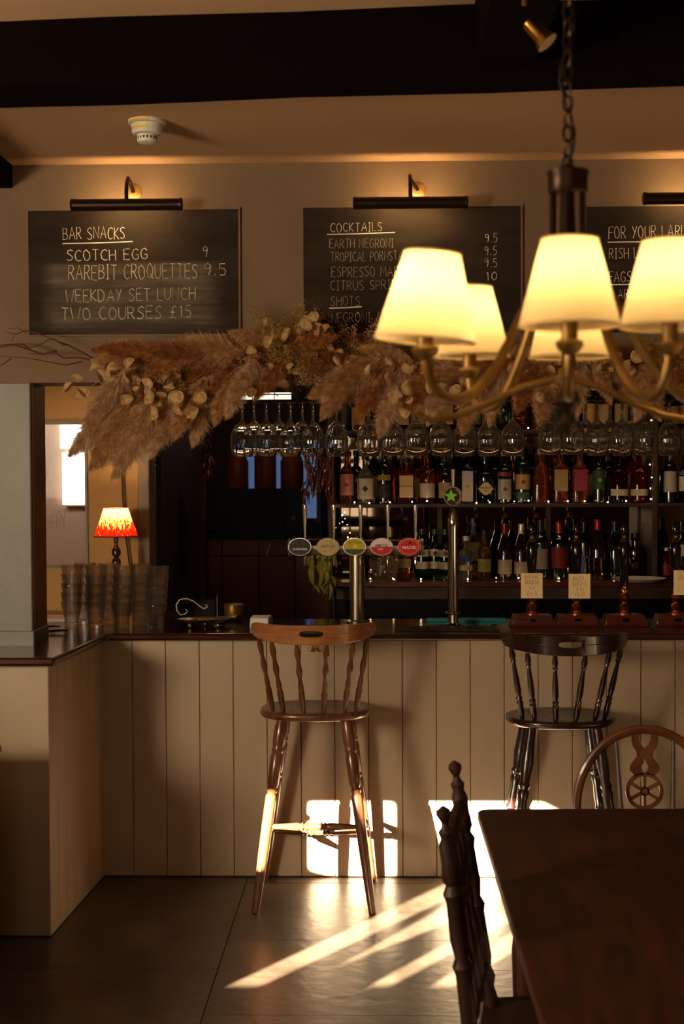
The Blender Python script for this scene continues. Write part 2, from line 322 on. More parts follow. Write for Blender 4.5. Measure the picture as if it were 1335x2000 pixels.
# wall above the bar (bulkhead) following the photo's slightly uneven lines
bl = at(0, 748, WY).z; 
ct = MB(); ct.box(-4.6, WY, bl, 3.5, WY + .24, CZ)
bulk = struct('wall_above_bar', ct, M_wall)
# post on the counter
post = thing('painted_post', 'grey painted square post standing on the counter at the left', 'post', (-1.5, 5.9, 1.1))
pp = MB(); pp.box(-1.60, WY - .006, 1.1, -1.441, 6.11, bl, .004); part('shaft', pp, M_post, post)
pp = MB(); pp.box(-1.442, WY + .012, 1.1, -1.436, 6.105, bl); part('side_board', pp, M_postside, post, 'brown stained side board of the post')
pp = MB(); pp.box(-1.61, WY - .016, 1.10, -1.432, 6.118, 1.165, .004); part('base_block', pp, M_post, post)
# beams
def quadbeam(name, a, b, h, w, m):   # underside front edge from a to b, height h, depth w
    a, b = Vector(a), Vector(b); mb = MB(); n = 24; ring = []
    for i in range(n + 1):
        t = i / n; p = a.lerp(b, t); j = .006 * math.sin(i * 1.7) + .004 * math.sin(i * .6)
        hh = h + .018 * (1 if t < .38 else 0) * 0
        ring.append([(p.x, p.y + j, p.z), (p.x, p.y + w, p.z + j * .4), (p.x, p.y + w, p.z + hh), (p.x, p.y + j, p.z + hh)])
    vs = [q for r_ in ring for q in r_]
    fs = [(i * 4 + k, i * 4 + (k + 1) % 4, i * 4 + 4 + (k + 1) % 4, i * 4 + 4 + k) for i in range(n) for k in range(4)] + [(0, 1, 2, 3), (n * 4 + 3, n * 4 + 2, n * 4 + 1, n * 4)]
    mb.add(vs, [f[::-1] for f in fs]); return mb
pa, pb = at(0, 167, 4.02), at(1335, 149, 3.88)
dv = (pb - pa) / (pb.x - pa.x)
za = pa.z
struct('ceiling_beam', quadbeam('b', (pa - dv * 2.4)[:2] + (za,), (pb + dv * 2.2)[:2] + (za,), CZ - za + .02, .24, M_beam), M_beam)
c0, c1 = at(925, 165, 3.95).x, at(1044, 165, 3.95).x
struct('ceiling_beam_cross', MB().box(c0, -3, za + .012, c1, 4.0, CZ + .02, .004), M_beam)
p = at(25, 368, WY); struct('ceiling_beam_left', MB().box(p.x - .2, 4.1, p.z, p.x, WY, CZ + .02, .004), M_beam)
st_ = thing('settle_blocker', 'unseen settle-shaped blocker added to shade the floor and bar end', 'settle', (-2.9, 3.7, 0))  # out of view, added to keep low light off floor and bar end
part('back', MB().box(-3.7, 3.66, .05, -2.15, 3.70, 1.32, .004), M_darkwood, st_); part('low_blocker', MB().box(-2.15, 3.30, .05, -1.70, 3.70, .84, .004), M_darkwood, st_); part('seat', MB().box(-3.7, 3.25, .40, -2.2, 3.66, .44, .004), M_darkwood, st_)
for x_ in (-3.68, -2.24): part('side', MB().box(x_, 3.25, 0, x_ + .035, 3.70, .62, .004), M_darkwood, st_)
cb_ = thing('cabinet_blocker', 'unseen cabinet-shaped blocker added to shade the end of the bar', 'cabinet', (-1.85, 4.9, 0))  # out of view, added to darken the lower end panel
part('body', MB().box(-2.3, 4.72, .05, -1.40, 5.12, .80), M_darkwood, cb_); part('top', MB().box(-2.33, 4.70, .80, -1.38, 5.14, .825, .004), M_darkwood, cb_); part('plinth', MB().box(-2.28, 4.75, 0, -1.42, 5.10, .05), M_darkwood, cb_)
# smoke detector
sp = atZ(287, 236, CZ)
sd = thing('smoke_detector', 'white smoke detector with two yellow strips on the ceiling strip', 'smoke detector', sp)
q = MB().lathe([(.068, 0), (.068, -.012), (.060, -.014)][::-1], sp, 28); part('mounting_base', q, M_white, sd)
q = MB().lathe([(.034, -.052), (.050, -.048), (.056, -.040), (.057, -.014)], sp, 28, flute=.012, fn=14); part('housing', q, M_white, sd)
q = MB().lathe([(.020, -.083), (.034, -.078), (.037, -.070), (.037, -.052)], sp, 24); part('sensor_cage', q, M_white, sd)
q = MB()
for k in range(18):
    a = 2 * PI * k / 18; c = Vector((math.cos(a), math.sin(a), 0)); t = Vector((-c.y, c.x, 0))
    b0 = sp + c * .0365 + Vector((0, 0, -.056)); q.add([b0 - t * .0028, b0 + t * .0028, b0 + t * .0028 + c * .0012 + Vector((0, 0, -.012)), b0 - t * .0028 + c * .0012 + Vector((0, 0, -.012))], [(0, 1, 2, 3), (3, 2, 1, 0)])
part('slot', q, M_black, sd)
M_yel = mat('yellow_strip', '#d8b820', .5)
for z, r_ in ((-.0085, .0686), (-.032, .0582)):
    q = MB(); vs = []
    for k in range(9):
        a = math.radians(-150 + k * 9); 
        for dz in (-.004, .004): vs.append(sp + Vector((math.cos(a) * r_, math.sin(a) * r_, z + dz)))
    q.add(vs, [(2 * k, 2 * k + 2, 2 * k + 3, 2 * k + 1) for k in range(8)]); part('yellow_strip', q, M_yel, sd)

# ------------------------------------------------------------------ the bar
bar = thing('bar_counter', 'cream painted bar front of upright tongue and groove boards', 'bar counter', (0, BY, 0))
RX0, RX1 = -1.291, -1.244
NY = 5.50
ZT = 1.07
part('carcass', MB().box(-1.225, BY + .014, 0, 2.6, BY + .5, ZT).box(-2.9, NY + .014, 0, -1.31, 7.35, ZT), M_backing, bar)
pw = .1515; x = at(193, 1400, BY).x; k = 0
sh = MB().box(.0012, 0, .004, pw - .0012, .016, ZT, .0022).mesh('board', M_panel)
while x < 2.5:
    o = link('board', sh, bar); o.location = (x, BY + R.uniform(-.001, .001), 0); x += pw
# boards of the return, six of them, facing right
n = 7; d = Vector((RX1 - RX0, BY - NY, 0)); L = d.length; bw = L / n
for k in range(n):
    a = Vector((RX0, NY, 0)) + d * (k / n); b = Vector((RX0, NY, 0)) + d * ((k + 1) / n); e = d.normalized() * .0012
    nn = Vector((-.016, 0, 0)); a += e; b -= e
    z0, z1 = Vector((0, 0, .004)), Vector((0, 0, ZT))
    part('board', MB().hexa([a + nn + z0, a + z0, b + z0, b + nn + z0, a + nn + z1, a + z1, b + z1, b + nn + z1][0:8]), M_panel, bar, bevel=.002)
part('end_panel', MB().box(-2.9, NY, .004, RX0 - .001, NY + .014, ZT, .002), M_panel, bar)
# worktop: one L-shaped slab with a rounded nose
poly = [(-2.9, NY - .05), (RX0 + .035, NY - .05), (RX1 + .035, BY - .05), (2.6, BY - .05), (2.6, 6.93), (-.92, 6.93), (-.92, 7.4), (-2.9, 7.4)]
wt = solo('countertop', MB().prism([(a, b, ZT) for a, b in poly], (0, 0, .034)), M_top, 'glossy dark red wooden bar top running round the corner', 'bar top')
bv = wt.modifiers.new('bevel', 'BEVEL'); bv.width = .012; bv.segments = 4; bv.limit_method = 'ANGLE'; bv.angle_limit = math.radians(60)
BT = ZT + .034
def onbar(px, Y): p = at(px, 1200, Y); return Vector((p.x, Y, BT))
# brass double hook on the bar front
hk = thing('coat_hook', 'small brass double hook under the bar edge behind the stool rail', 'hook', at(616, 1268, BY))
c = at(616, 1266, BY)
part('plate', MB().box(c.x - .012, BY - .006, c.z - .012, c.x + .012, BY, c.z + .016, .002), M_brass, hk)
for s in (-1, 1):
    q = MB(); q.tube([(c.x + s * .004, BY - .006, c.z), (c.x + s * .016, BY - .022, c.z - .012), (c.x + s * .030, BY - .03, c.z - .008), (c.x + s * .035, BY - .03, c.z + .004), (c.x + s * .028, BY - .03, c.z + .009)], .003, 6)
    part('hook', q, M_brass, hk)

# ------------------------------------------------------------------ chalkboards and picture lights
def chalkboard(x0, y0, x1, y1, label, lines, under, rnd):
    a, b = at(x0, y0, WY), at(x1, y1, WY); cx = (a.x + b.x) / 2
    t = thing('chalkboard', label, 'chalkboard', (cx, WY, b.z))
    part('panel', MB().box(a.x, WY - .012, b.z, b.x, WY, a.z), M_board1 if 'SNACKS' in label else M_board, t)
    q = MB(); w = .007
    q.box(a.x - w, WY - .014, b.z - w, a.x, WY, a.z + w).box(b.x, WY - .014, b.z - w, b.x + w, WY, a.z + w).box(a.x, WY - .014, a.z, b.x, WY, a.z + w).box(a.x, WY - .014, b.z - w, b.x, WY, b.z)
    part('frame', q, M_wall, t)
    for (txt, lx, ly, w, h, ml, rad) in lines:
        q = MB(); o = at(lx, ly, WY - .0125); s = (WY - .0125) / F
        write(q, txt, lambda u, v: Vector((o.x + u * s, WY - .0125, o.z + v * s + u * s * .010)), w, h, rad * 1.45, .05, rnd)
        part('lettering', q, ml, t, 'chalk line reading ' + txt)
    for (ax, ay, bx, by) in under:
        q = MB(); q.tube([at(ax, ay, WY - .0125), at((ax + bx) / 2, (ay + by) / 2 + .7, WY - .0125), at(bx, by, WY - .0125)], .0024, 4); part('underline', q, M_chalk, t)
    return t
c, c2 = M_chalk, M_chalk2
rr = random.Random(3)
chalkboard(56, 413, 467, 652, 'chalkboard headed BAR SNACKS with smeared chalk above the left end', [
    ('BAR SNACKS', 123, 468, 121, 23, c, .0017), ('SCOTCH EGG', 131, 510, 158, 21, c, .0024), ('9', 396, 502, 9, 21, c, .0018),
    ('RAREBIT CROQUETTES', 134, 547, 252, 28, c, .0022), ('9.5', 398, 538, 43, 23, c, .0022),
    ('WEEKDAY SET LUNCH', 128, 590, 254, 24, c, .0024), ('TWO COURSES £15', 120, 625, 254, 24, c, .0026)], [(122, 476, 259, 472)], rr)
chalkboard(592, 407, 1016, 650, 'chalkboard headed COCKTAILS with a list of prices, partly behind lampshades', [
    ('COCKTAILS', 645, 453, 100, 17, c, .0014), ('EARTH NEGRONI', 643, 485, 124, 17, c2, .0013), ('TROPICAL PORNSTAR', 646, 511, 148, 18, c2, .0013),
    ('ESPRESSO MARTINI', 647, 541, 168, 19, c2, .0014), ('CITRUS SPRITZ', 645, 567, 140, 18, c2, .0013), ('SHOTS', 646, 597, 56, 18, c2, .0013), ('NEGRONI /', 647, 630, 92, 19, c, .0014),
    ('9.5', 947, 473, 23, 17, c, .0014), ('9.5', 946, 498, 23, 17, c, .0014), ('9.5', 946, 522, 24, 17, c, .0014), ('10', 950, 548, 19, 16, c, .0014)], [(638, 458, 771, 454), (643, 602, 706, 599)], rr)
chalkboard(1143, 405, 1520, 648, 'chalkboard headed FOR YOUR LARD at the right edge behind the lampshades', [
    ('FOR YOUR LARD', 1188, 466, 150, 23, c, .0015), ('RISH LA', 1189, 505, 68, 20, c, .0014), ('FAGS', 1189, 551, 42, 20, c, .0014), ('AR', 1206, 584, 20, 18, c, .0014)], [(1186, 473, 1350, 470), (1190, 556, 1260, 554)], rr)
M_bulb = mat('warm_tube', (1, .7, .35), .5, emit=(1.0, .62, .26), es=105)
M_ros = mat('rosette_brass', '#8c6c3c', .4, .35)
def picture_light(px, py, w, label):
    Yc = WY - .125; c = at(px, py, Yc); hw = w / 2 * Yc / F
    t = thing('picture_light', label, 'picture light', (c.x, WY, c.z))
    q = MB(); n = 12; vs = []; r_ = .024
    for sx in (-hw, hw):
        for k in range(n + 1):
            a = math.radians(80 + k * (215 / n))   # opening towards the wall and down
            for rr_ in (r_, r_ - .002): vs.append((c.x + sx, Yc + rr_ * math.cos(a), c.z + rr_ * math.sin(a)))
    m = 2 * (n + 1)
    fs = []
    for k in range(n):
        fs += [(2 * k, 2 * k + 2, m + 2 * k + 2, m + 2 * k), (2 * k + 1, m + 2 * k + 1, m + 2 * k + 3, 2 * k + 3)]
    fs += [(0, m, m + 1, 1), (2 * n, 2 * n + 1, m + 2 * n + 1, m + 2 * n)]
    q.add(vs, fs); part('shade', q, M_brassd, t)
    for s in (-1, 1):
        part('end_cap', MB().lathe([(.026, 0), (.027, .006), (.022, .011)], (c.x + s * hw - (0 if s > 0 else 0), Yc, c.z), 18, (s, 0, 0)), M_brassd, t)
    part('tube_bulb', MB().tube([(c.x - hw * .62, Yc + .004, c.z - .002), (c.x + hw * .62, Yc + .004, c.z - .002)], .007, 10), M_bulb, t)
    wc = at(px + 14, py - 34, WY)
    part('wall_plate', MB().lathe([(.034, 0), (.034, .004), (.028, .008), (.012, .012)], (wc.x - .0, WY, c.z + .074), 24, (0, -1, 0)), M_ros, t)
    q = MB(); x = c.x
    q.tube([(wc.x, WY - .01, c.z + .074), (x, WY - .05, c.z + .112), (x, WY - .085, c.z + .116), (x, WY - .115, c.z + .09), (x, WY - .128, c.z + .055), (x, WY - .125, c.z + .02)], .008, 8)
    part('arm', q, M_brassd, t)
picture_light(247, 400, 208, 'bronze picture light over the BAR SNACKS board')
picture_light(801, 396, 212, 'bronze picture light over the COCKTAILS board')
picture_light(1368, 387, 212, 'bronze picture light over the board at the right edge')

# ------------------------------------------------------------------ stools
SP1 = [(0, .008), (.06, .009), (.12, .0115), (.30, .0135), (.36, .0095), (.39, .012), (.44, .010), (.50, .0075), (.58, .0125), (.62, .014), (.68, .010), (.74, .0075), (.80, .011), (.85, .0135), (.92, .0095), (1, .006)]
SP2 = [(0, .008), (.05, .009), (.14, .0135), (.22, .012), (.25, .0145), (.28, .010), (.31, .014), (.34, .009), (.40, .013), (.55, .013), (.72, .0085), (.77, .008), (.79, .012), (.81, .009), (.86, .0135), (.93, .010), (1, .007)]
LG1 = [(0, .0155), (.10, .018), (.30, .022), (.55, .024), (.60, .0235), (.61, .018), (.625, .022), (.64, .018), (.66, .0245), (.80, .027), (.82, .022), (.833, .026), (.85, .022), (.87, .027), (.95, .027), (1, .021)]
LG2 = [(0, .0155), (.10, .018), (.30, .021), (.42, .024), (.44, .018), (.46, .024), (.48, .018), (.52, .022), (.60, .019), (.64, .025), (.66, .019), (.68, .026), (.70, .019), (.80, .028), (.88, .024), (1, .020)]
ST = [(0, .009), (.15, .012), (.33, .017), (.36, .013), (.38, .019), (.40, .012), (.42, .019), (.45, .013), (.50, .016), (.55, .013), (.58, .019), (.60, .012), (.62, .019), (.64, .013), (.67, .017), (.85, .012), (1, .009)]
def bar_stool(cx, cy, sz, wide, rz_top, label, mw, mr, spr, leg, logo=False):
    """cx, cy seat centre; sz seat top height; rz_top top of the back rail"""
    t = thing('bar_stool', label, 'bar stool', (cx, cy, 0))
    SX, SY = wide / 2, .195
    prof = [(.0, -.036), (.88, -.036), (.97, -.030), (1, -.018), (.99, -.006), (.95, 0), (.85, -.003), (.5, -.010), (0, -.011)]
    q = MB(); n = 40; vs = []
    for s, z in prof:
        for k in range(n):
            a = 2 * PI * k / n; e = .82
            xx = abs(math.cos(a)) ** e * (1 if math.cos(a) > 0 else -1); yy = abs(math.sin(a)) ** e * (1 if math.sin(a) > 0 else -1)
            vs.append((cx + SX * s * xx, cy + SY * s * yy, sz + z))
    q.add(vs, [(i * n + k, i * n + (k + 1) % n, (i + 1) * n + (k + 1) % n, (i + 1) * n + k) for i in range(len(prof) - 1) for k in range(n)])
    part('seat', q, mw, t, sharp=50)
    # back rail: bent band with a hand slot
    RR = .268; ry = cy - .075; zt = rz_top; H = .082
    cols = 72; A = math.radians(78); q = MB(); vs = []
    sw, shh = math.radians(11.5), .0125
    for i in range(cols + 1):
        a = -A + 2 * A * i / cols; u = abs(a) / A
        lean = 0
        top = zt - .004 * u - (.018 * max(0, (u - .84) / .16) ** 2); bot = zt - H + .030 * u ** 2 + .012 * max(0, (u - .9) / .1)
        mid = zt - .036
        ins = abs(a) < sw
        e = math.sqrt(max(0, 1 - (abs(a) / sw) ** 4)) * shh if ins else 0
        X = lambda r_: (cx + r_ * math.sin(a), ry - r_ * math.cos(a) * .98)
        for r_ in (RR, RR - .02):
            x, y = X(r_)
            for j, z in enumerate((bot, mid - e, mid + e, top)):
                dy = -(z - bot) * .12
                vs.append((x, y + dy, z))
    f = []
    for i in range(cols):
        a = i * 8; b = a + 8
        a0 = -A + 2 * A * (i + .5) / cols; ins = abs(a0) < sw
        for j in range(3):
            if j == 1 and ins: continue
            f.append((a + j, b + j, b + j + 1, a + j + 1)); f.append((a + 4 + j, a + 5 + j, b + 5 + j, b + 4 + j))
        f.append((a, a + 4, b + 4, b)); f.append((a + 3, b + 3, b + 7, a + 7))
        if ins: f.append((a + 1, b + 1, b + 5, a + 5)); f.append((a + 2, a + 6, b + 6, b + 2))
    f += [(0, 1, 5, 4), (1, 2, 6, 5), (2, 3, 7, 6)]; e_ = cols * 8; f += [(e_ + 4, e_ + 5, e_ + 1, e_), (e_ + 5, e_ + 6, e_ + 2, e_ + 1), (e_ + 6, e_ + 7, e_ + 3, e_ + 2)]
    q.add(vs, f); part('back_rail', q, mr, t, 'curved back rail with a hand slot', bevel=.003)
    for ta, sa in ((-62, -54), (-41, -36), (-14, -11), (14, 11), (41, 36), (62, 54)):
        a, b = math.radians(ta), math.radians(sa)
        tp = Vector((cx + (RR - .01) * math.sin(a), ry - (RR - .01) * math.cos(a) * .98, zt - H + .012 + .030 * (ta / 78) ** 2))
        bt = Vector((cx + SX * .90 * math.sin(b), cy - SY * .88 * math.cos(b), sz - .012))
        part('spindle', MB().turned(bt, tp, spr, 14), mw, t)
    feet = {}
    for sx in (-1, 1):
        for sy in (-1, 1):
            bt = Vector((cx + sx * .242, cy + sy * .225 + (-.02 if sy < 0 else 0), 0)); tp = Vector((cx + sx * .135, cy + sy * .12, sz - .03))
            part('leg', MB().turned(bt, tp, leg, 16), mw, t); feet[sx, sy] = (bt, tp)
    g = lambda k, h: feet[k][0].lerp(feet[k][1], h)
    for a, b, h in (((-1, -1), (1, -1), .44), ((-1, 1), (1, 1), .29), ((-1, -1), (-1, 1), .36), ((1, -1), (1, 1), .36)):
        part('stretcher', MB().turned(g(a, h), g(b, h), ST, 12), mw, t)
    return t
c1_ = at(616, 1395, 6.07)
s1 = bar_stool(c1_.x, 6.06, .815, .475, 1.20, 'brown bar stool with a lighter slotted back rail, legs in the sun', M_stool, M_rail, SP1, LG1)
c2_ = at(1093, 1400, 6.07)
s2 = bar_stool(c2_.x, 6.06, .782, .465, 1.155, 'near-black bar stool with round seat, behind the dining table end', M_stool2, M_stool2, SP2, LG2)

# ------------------------------------------------------------------ table and chairs
TZ = .75
tb = thing('dining_table', 'long dark brown wooden dining table with worn top', 'table', (.9, 3.2, 0))
tx0 = atZ(931, 1580, TZ); tx1 = atZ(1060, 2000, TZ); ex = (tx1.x - tx0.x) / (tx1.y - tx0.y)
yf = tx0.y; yn = 1.9; xl = lambda y: tx0.x + ex * (y - tx0.y)
po = [(xl(yn), yn), (1.32, yn), (1.32, yf + .02), (xl(yf) + .035, yf + .004), (xl(yf) + .012, yf - .004), (xl(yf) + .0, yf - .03)]
part('tabletop', MB().prism([(a, b, TZ - .032) for a, b in po], (0, 0, .032)), M_table, tb, bevel=.005)
part('apron', MB().box(.40, 2.02, TZ - .13, .425, yf - .12, TZ - .032).box(1.2, 2.02, TZ - .13, 1.225, yf - .12, TZ - .032).box(.425, yf - .145, TZ - .13, 1.2, yf - .12, TZ - .032).box(.425, 2.02, TZ - .13, 1.2, 2.045, TZ - .032), M_table, tb)
LT = [(0, .022), (.06, .032), (.12, .022), (.16, .034), (.5, .040), (.62, .03), (.66, .042), (.70, .03), (.74, .042), (.80, .045), (1, .045)]
for x in (.44, 1.185):
    for y in (2.07, yf - .16):
        part('leg', MB().turned((x, y, 0), (x, y, TZ - .033), LT, 14), M_table, tb)

# wheelback chair beyond the end of the table
wb = at(1258, 1500, 4.98); wx, wy = wb.x, 4.98
wc = thing('wheelback_chair', 'light brown wheelback chair with a hooped back beyond the table end', 'chair', (wx, wy, 0))
SZ = .45; q = MB(); pts = []; HW = .238
top = at(1258, 1422, wy).z
for i in range(33):
    a = PI * i / 32; pts.append((wx - HW * math.cos(a) * (1.0 if i in (0, 32) else 1.0), wy + .06 * (1 - math.sin(a)) * -1 * 0, (top - .28) + .275 * math.sin(a)))
pts = [(wx - HW * .80, wy - .09, SZ)] + [(wx - HW * .95, wy - .05, SZ + .10)] + pts + [(wx + HW * .95, wy - .05, SZ + .10), (wx + HW * .80, wy - .09, SZ)]
q.tube(pts, .0185, 10, True, .75); part('hoop', q, M_chair, wc)
def hz(dx): return (top - .28) + .275 * math.sqrt(max(0, 1 - (dx / HW) ** 2)) - .01
M_spin = wood('dark_spindle_wood', '#3a2212', '#1f110a', .4)
for dx in (-.155, -.10, .10, .155):
    q = MB(); q.tube([(wx + dx * .75, wy - .10, SZ - .01), (wx + dx * .9, wy - .04, SZ + .2), (wx + dx, wy, hz(dx))], [.0075, .0095, .0065], 8); part('spindle', q, M_spin, wc)
# splat: outline with a wheel
zc = at(1260, 1545, wy).z; wr = .066; hw_ = [(.032, SZ), (.045, SZ + .03), (.050, SZ + .08), (.030, SZ + .12), (.026, zc - wr - .02), (.040, zc - wr - .006)]
q = MB()
def plate(q, left, right, y0=wy - .006, y1=wy + .006):   # strips between matching left and right outlines
    for (a, b), (c_, d_) in zip(zip(left, left[1:]), zip(right, right[1:])):
        q.hexa([(a[0], y0, a[1]), (c_[0], y0, c_[1]), (c_[0], y1, c_[1]), (a[0], y1, a[1]), (b[0], y0, b[1]), (d_[0], y0, d_[1]), (d_[0], y1, d_[1]), (b[0], y1, b[1])])
plate(q, [(wx - a, z) for a, z in hw_], [(wx + a, z) for a, z in hw_])
n = 32
for k in range(n):
    a, b = 2 * PI * k / n, 2 * PI * (k + 1) / n
    P = lambda r_, an: (wx + r_ * math.cos(an), zc + r_ * math.sin(an))
    plate(q, [P(wr - .013, a), P(wr - .013, b)], [P(wr, a), P(wr, b)])
for k in range(6):
    a = PI / 6 + k * PI / 3 if 0 else PI / 2 + k * PI / 3; dx_, dz_ = math.cos(a), math.sin(a); px_, pz_ = -dz_ * .0055, dx_ * .0055
    plate(q, [(wx + dx_ * .01 + px_, zc + dz_ * .01 + pz_), (wx + dx_ * (wr - .01) + px_, zc + dz_ * (wr - .01) + pz_)], [(wx + dx_ * .01 - px_, zc + dz_ * .01 - pz_), (wx + dx_ * (wr - .01) - px_, zc + dz_ * (wr - .01) - pz_)])
for k in range(12):
    a, b = 2 * PI * k / 12, 2 * PI * (k + 1) / 12; plate(q, [P(.0, a), P(.0, b)], [P(.017, a), P(.017, b)])
zt_ = zc + wr
for s in (-1, 1):
    inn = [(s * .004 , zt_ - .004), (s * .010, zt_ + .012), (s * .012, zt_ + .022), (s * .004, zt_ + .034), (0, zt_ + .05), (0, zt_ + .085), (s * .014, zt_ + .10), (s * .020, zt_ + .115), (s * .020, hz(.03) + .005)]
    out = [(s * .034, zt_ - .012), (s * .052, zt_ + .008), (s * .050, zt_ + .026), (s * .040, zt_ + .038), (s * .028, zt_ + .055), (s * .030, zt_ + .075), (s * .043, zt_ + .092), (s * .047, zt_ + .115), (s * .045, hz(.04) + .003)]
    plate(q, [(wx + a, z) for a, z in inn], [(wx + a, z) for a, z in out])
part('splat', q, M_chair, wc, 'pierced splat with a six-spoked wheel')
q = MB(); vs = []; prof = [(0, -.035), (.85, -.035), (1, -.018), (.97, 0), (.8, -.006), (0, -.012)]; n = 32
for s, z in prof:
    for k in range(n):
        a = 2 * PI * k / n; vs.append((wx + .215 * s * math.cos(a), wy - .22 + .2 * s * math.sin(a), SZ + z))
q.add(vs, [(i * n + k, i * n + (k + 1) % n, (i + 1) * n + (k + 1) % n, (i + 1) * n + k) for i in range(5) for k in range(n)]); part('seat', q, M_chair, wc)
for sx in (-1, 1):
    for yy, ty in ((wy - .42, wy - .33), (wy + .02, wy - .10)):
        part('leg', MB().turned((wx + sx * .20, yy, 0), (wx + sx * .14, ty, SZ - .03), [(0, .012), (.3, .017), (.6, .02), (.64, .015), (.68, .02), (1, .016)], 10), M_chair, wc)
# ladder/spindle chair seen edge-on at the table's long side
sc_ = thing('spindle_chair', 'dark turned spindle-back chair with ball finials beside the table', 'chair', (.3, 3.4, 0))
FT = at(886, 1500, 3.58); NT = at(864, 1590, 3.12)
FB = Vector((.285, 3.60, .44)); NB = Vector((.215, 3.16, .44))
PST = [(0, .017), (.04, .020), (.10, .014), (.14, .021), (.18, .014), (.22, .019), (.40, .018), (.43, .023), (.46, .015), (.52, .021), (.66, .019), (.69, .024), (.72, .015), (.74, .022), (.80, .019), (.86, .020), (.885, .014), (.91, .018), (.925, .010), (.94, .008), (.955, .013), (.97, .0175), (.985, .016), (1, .004)]
zf = lambda a, b, t: a.lerp(b, t)
part('post', MB().turned(FB, FT + Vector((0, 0, .018)), PST, 14), M_chair2, sc_)
part('post', MB().turned(NB, NT + Vector((0, 0, .018)), PST, 14), M_chair2, sc_)
for t0, rad in ((.86, .017), (.60, .014), (.20, .014)):
    a, b = zf(FB, FT, t0), zf(NB, NT, t0)
    part('back_rail', MB().turned(a, b, [(0, .008), (.1, rad * .8), (.25, rad), (.4, rad * .7), (.5, rad * 1.3), (.6, rad * .7), (.75, rad), (.9, rad * .8), (1, .008)], 10), M_chair2, sc_)
for u in (.25, .5, .75):
    a = zf(FB, NB, u).lerp(zf(FT, NT, u), .20); b = zf(FB, NB, u).lerp(zf(FT, NT, u), .60)
    part('spindle', MB().turned(a, b, [(0, .007), (.15, .012), (.3, .009), (.5, .015), (.7, .009), (.85, .012), (1, .007)], 10), M_chair2, sc_)
    a = zf(FB, NB, u).lerp(zf(FT, NT, u), .60); b = zf(FB, NB, u).lerp(zf(FT, NT, u), .86)
    part('spindle', MB().turned(a, b, [(0, .007), (.3, .012), (.5, .016), (.7, .012), (1, .007)], 10), M_chair2, sc_)
part('seat', MB().prism([(.20, 3.14, .425), (.66, 3.10, .425), (.66, 3.70, .425), (.26, 3.66, .425)], (0, 0, .03)), M_chair2, sc_, bevel=.008)
for (bx, by, b) in ((.24, 3.62, FB), (.17, 3.14, NB)):
    part('leg', MB().turned((bx, by, 0), b, [(0, .014), (.2, .018), (.5, .02), (.55, .015), (.6, .021), (1, .019)], 12), M_chair2, sc_)
for by in (3.14, 3.65):
    part('leg', MB().turned((.64, by, 0), (.62, by, .428), [(0, .014), (.2, .018), (.5, .022), (.55, .015), (.6, .022), (1, .02)], 12), M_chair2, sc_)
for z in (.18, .30):
    part('stretcher', MB().turned((.215, 3.63, z), (.63, 3.65, z), ST, 10), M_chair2, sc_); part('stretcher', MB().turned((.175, 3.14, z), (.63, 3.14, z), ST, 10), M_chair2, sc_)
# ================================================================== GARLAND
def plume(L, W_, n, seed):
    rnd = random.Random(seed); mb = MB()
    stem = lambda t: Vector((L * t, 0, -.12 * L * t * t))
    mb.tube([stem(t / 8) for t in range(9)], [.0016] * 8 + [.0006], 4)
    vs, fs = [], []
    for i in range(n):
        t = rnd.random() ** .8; p = stem(t * .96)
        env = math.sin(PI * min(1, .12 + t * .9)) ** .7
        a = rnd.uniform(0, 2 * PI); l = L * rnd.uniform(.10, .26) * (1.1 - .5 * t)
        out = Vector((0, math.cos(a), math.sin(a)))
        d = (Vector((1, 0, 0)) * rnd.uniform(.5, 1.1) + out * rnd.uniform(.3, 1.25) * W_ / .10 * .8).normalized()
        p = p + out * rnd.uniform(0, .25) * W_ * env
        w = rnd.uniform(.0006, .0012); side = d.cross(Vector((rnd.uniform(-1, 1), rnd.uniform(-1, 1), rnd.uniform(-1, 1)))).normalized() * w
        g = Vector((0, 0, -l * rnd.uniform(.05, .35)))
        m_ = p + d * l * .5 * env + g * .25; e = p + d * l * env + g
        k = len(vs); vs += [p - side * .6, p + side * .6, m_ + side, m_ - side, e]
        fs += [(k, k + 1, k + 2, k + 3), (k + 3, k + 2, k + 4)]
        if rnd.random() < .8:   # short side hairs
            for s in range(2):
                f_ = rnd.uniform(.3, .9); b = p + d * l * f_ * env + g * f_ * f_; dd = (d + Vector((rnd.uniform(-1, 1), rnd.uniform(-1, 1), rnd.uniform(-1, .6))) * .8).normalized() * l * .25
                k = len(vs); sd_ = side * .6; vs += [b - sd_, b + sd_, b + dd]; fs += [(k, k + 1, k + 2)]
    mb.add(vs, fs); return mb
def fluff_mat(name, col, col2):
    m, d, t = translucent(name, col, .45); nt = m.node_tree
    oi = nt.nodes.new('ShaderNodeTexCoord'); no = nt.nodes.new('ShaderNodeTexNoise'); no.inputs['Scale'].default_value = 35; no.inputs['Detail'].default_value = 2
    cr = nt.nodes.new('ShaderNodeValToRGB'); cr.color_ramp.elements[0].position = .35; cr.color_ramp.elements[1].position = .65
    cr.color_ramp.elements[0].color = (*lin(col2), 1); cr.color_ramp.elements[1].color = (*lin(col), 1)
    nt.links.new(oi.outputs['Object'], no.inputs['Vector']); nt.links.new(no.outputs['Fac'], cr.inputs[0]); nt.links.new(cr.outputs[0], d.inputs[0]); nt.links.new(cr.outputs[0], t.inputs[0]); return m
M_pl = [fluff_mat('pampas_tan', '#e2bd8e', '#b08457'), fluff_mat('pampas_rust', '#d09660', '#99663c'), fluff_mat('pampas_pale', '#ecd0aa', '#bf9a74')]
M_olive = fluff_mat('dried_olive', '#c4a562', '#806838')
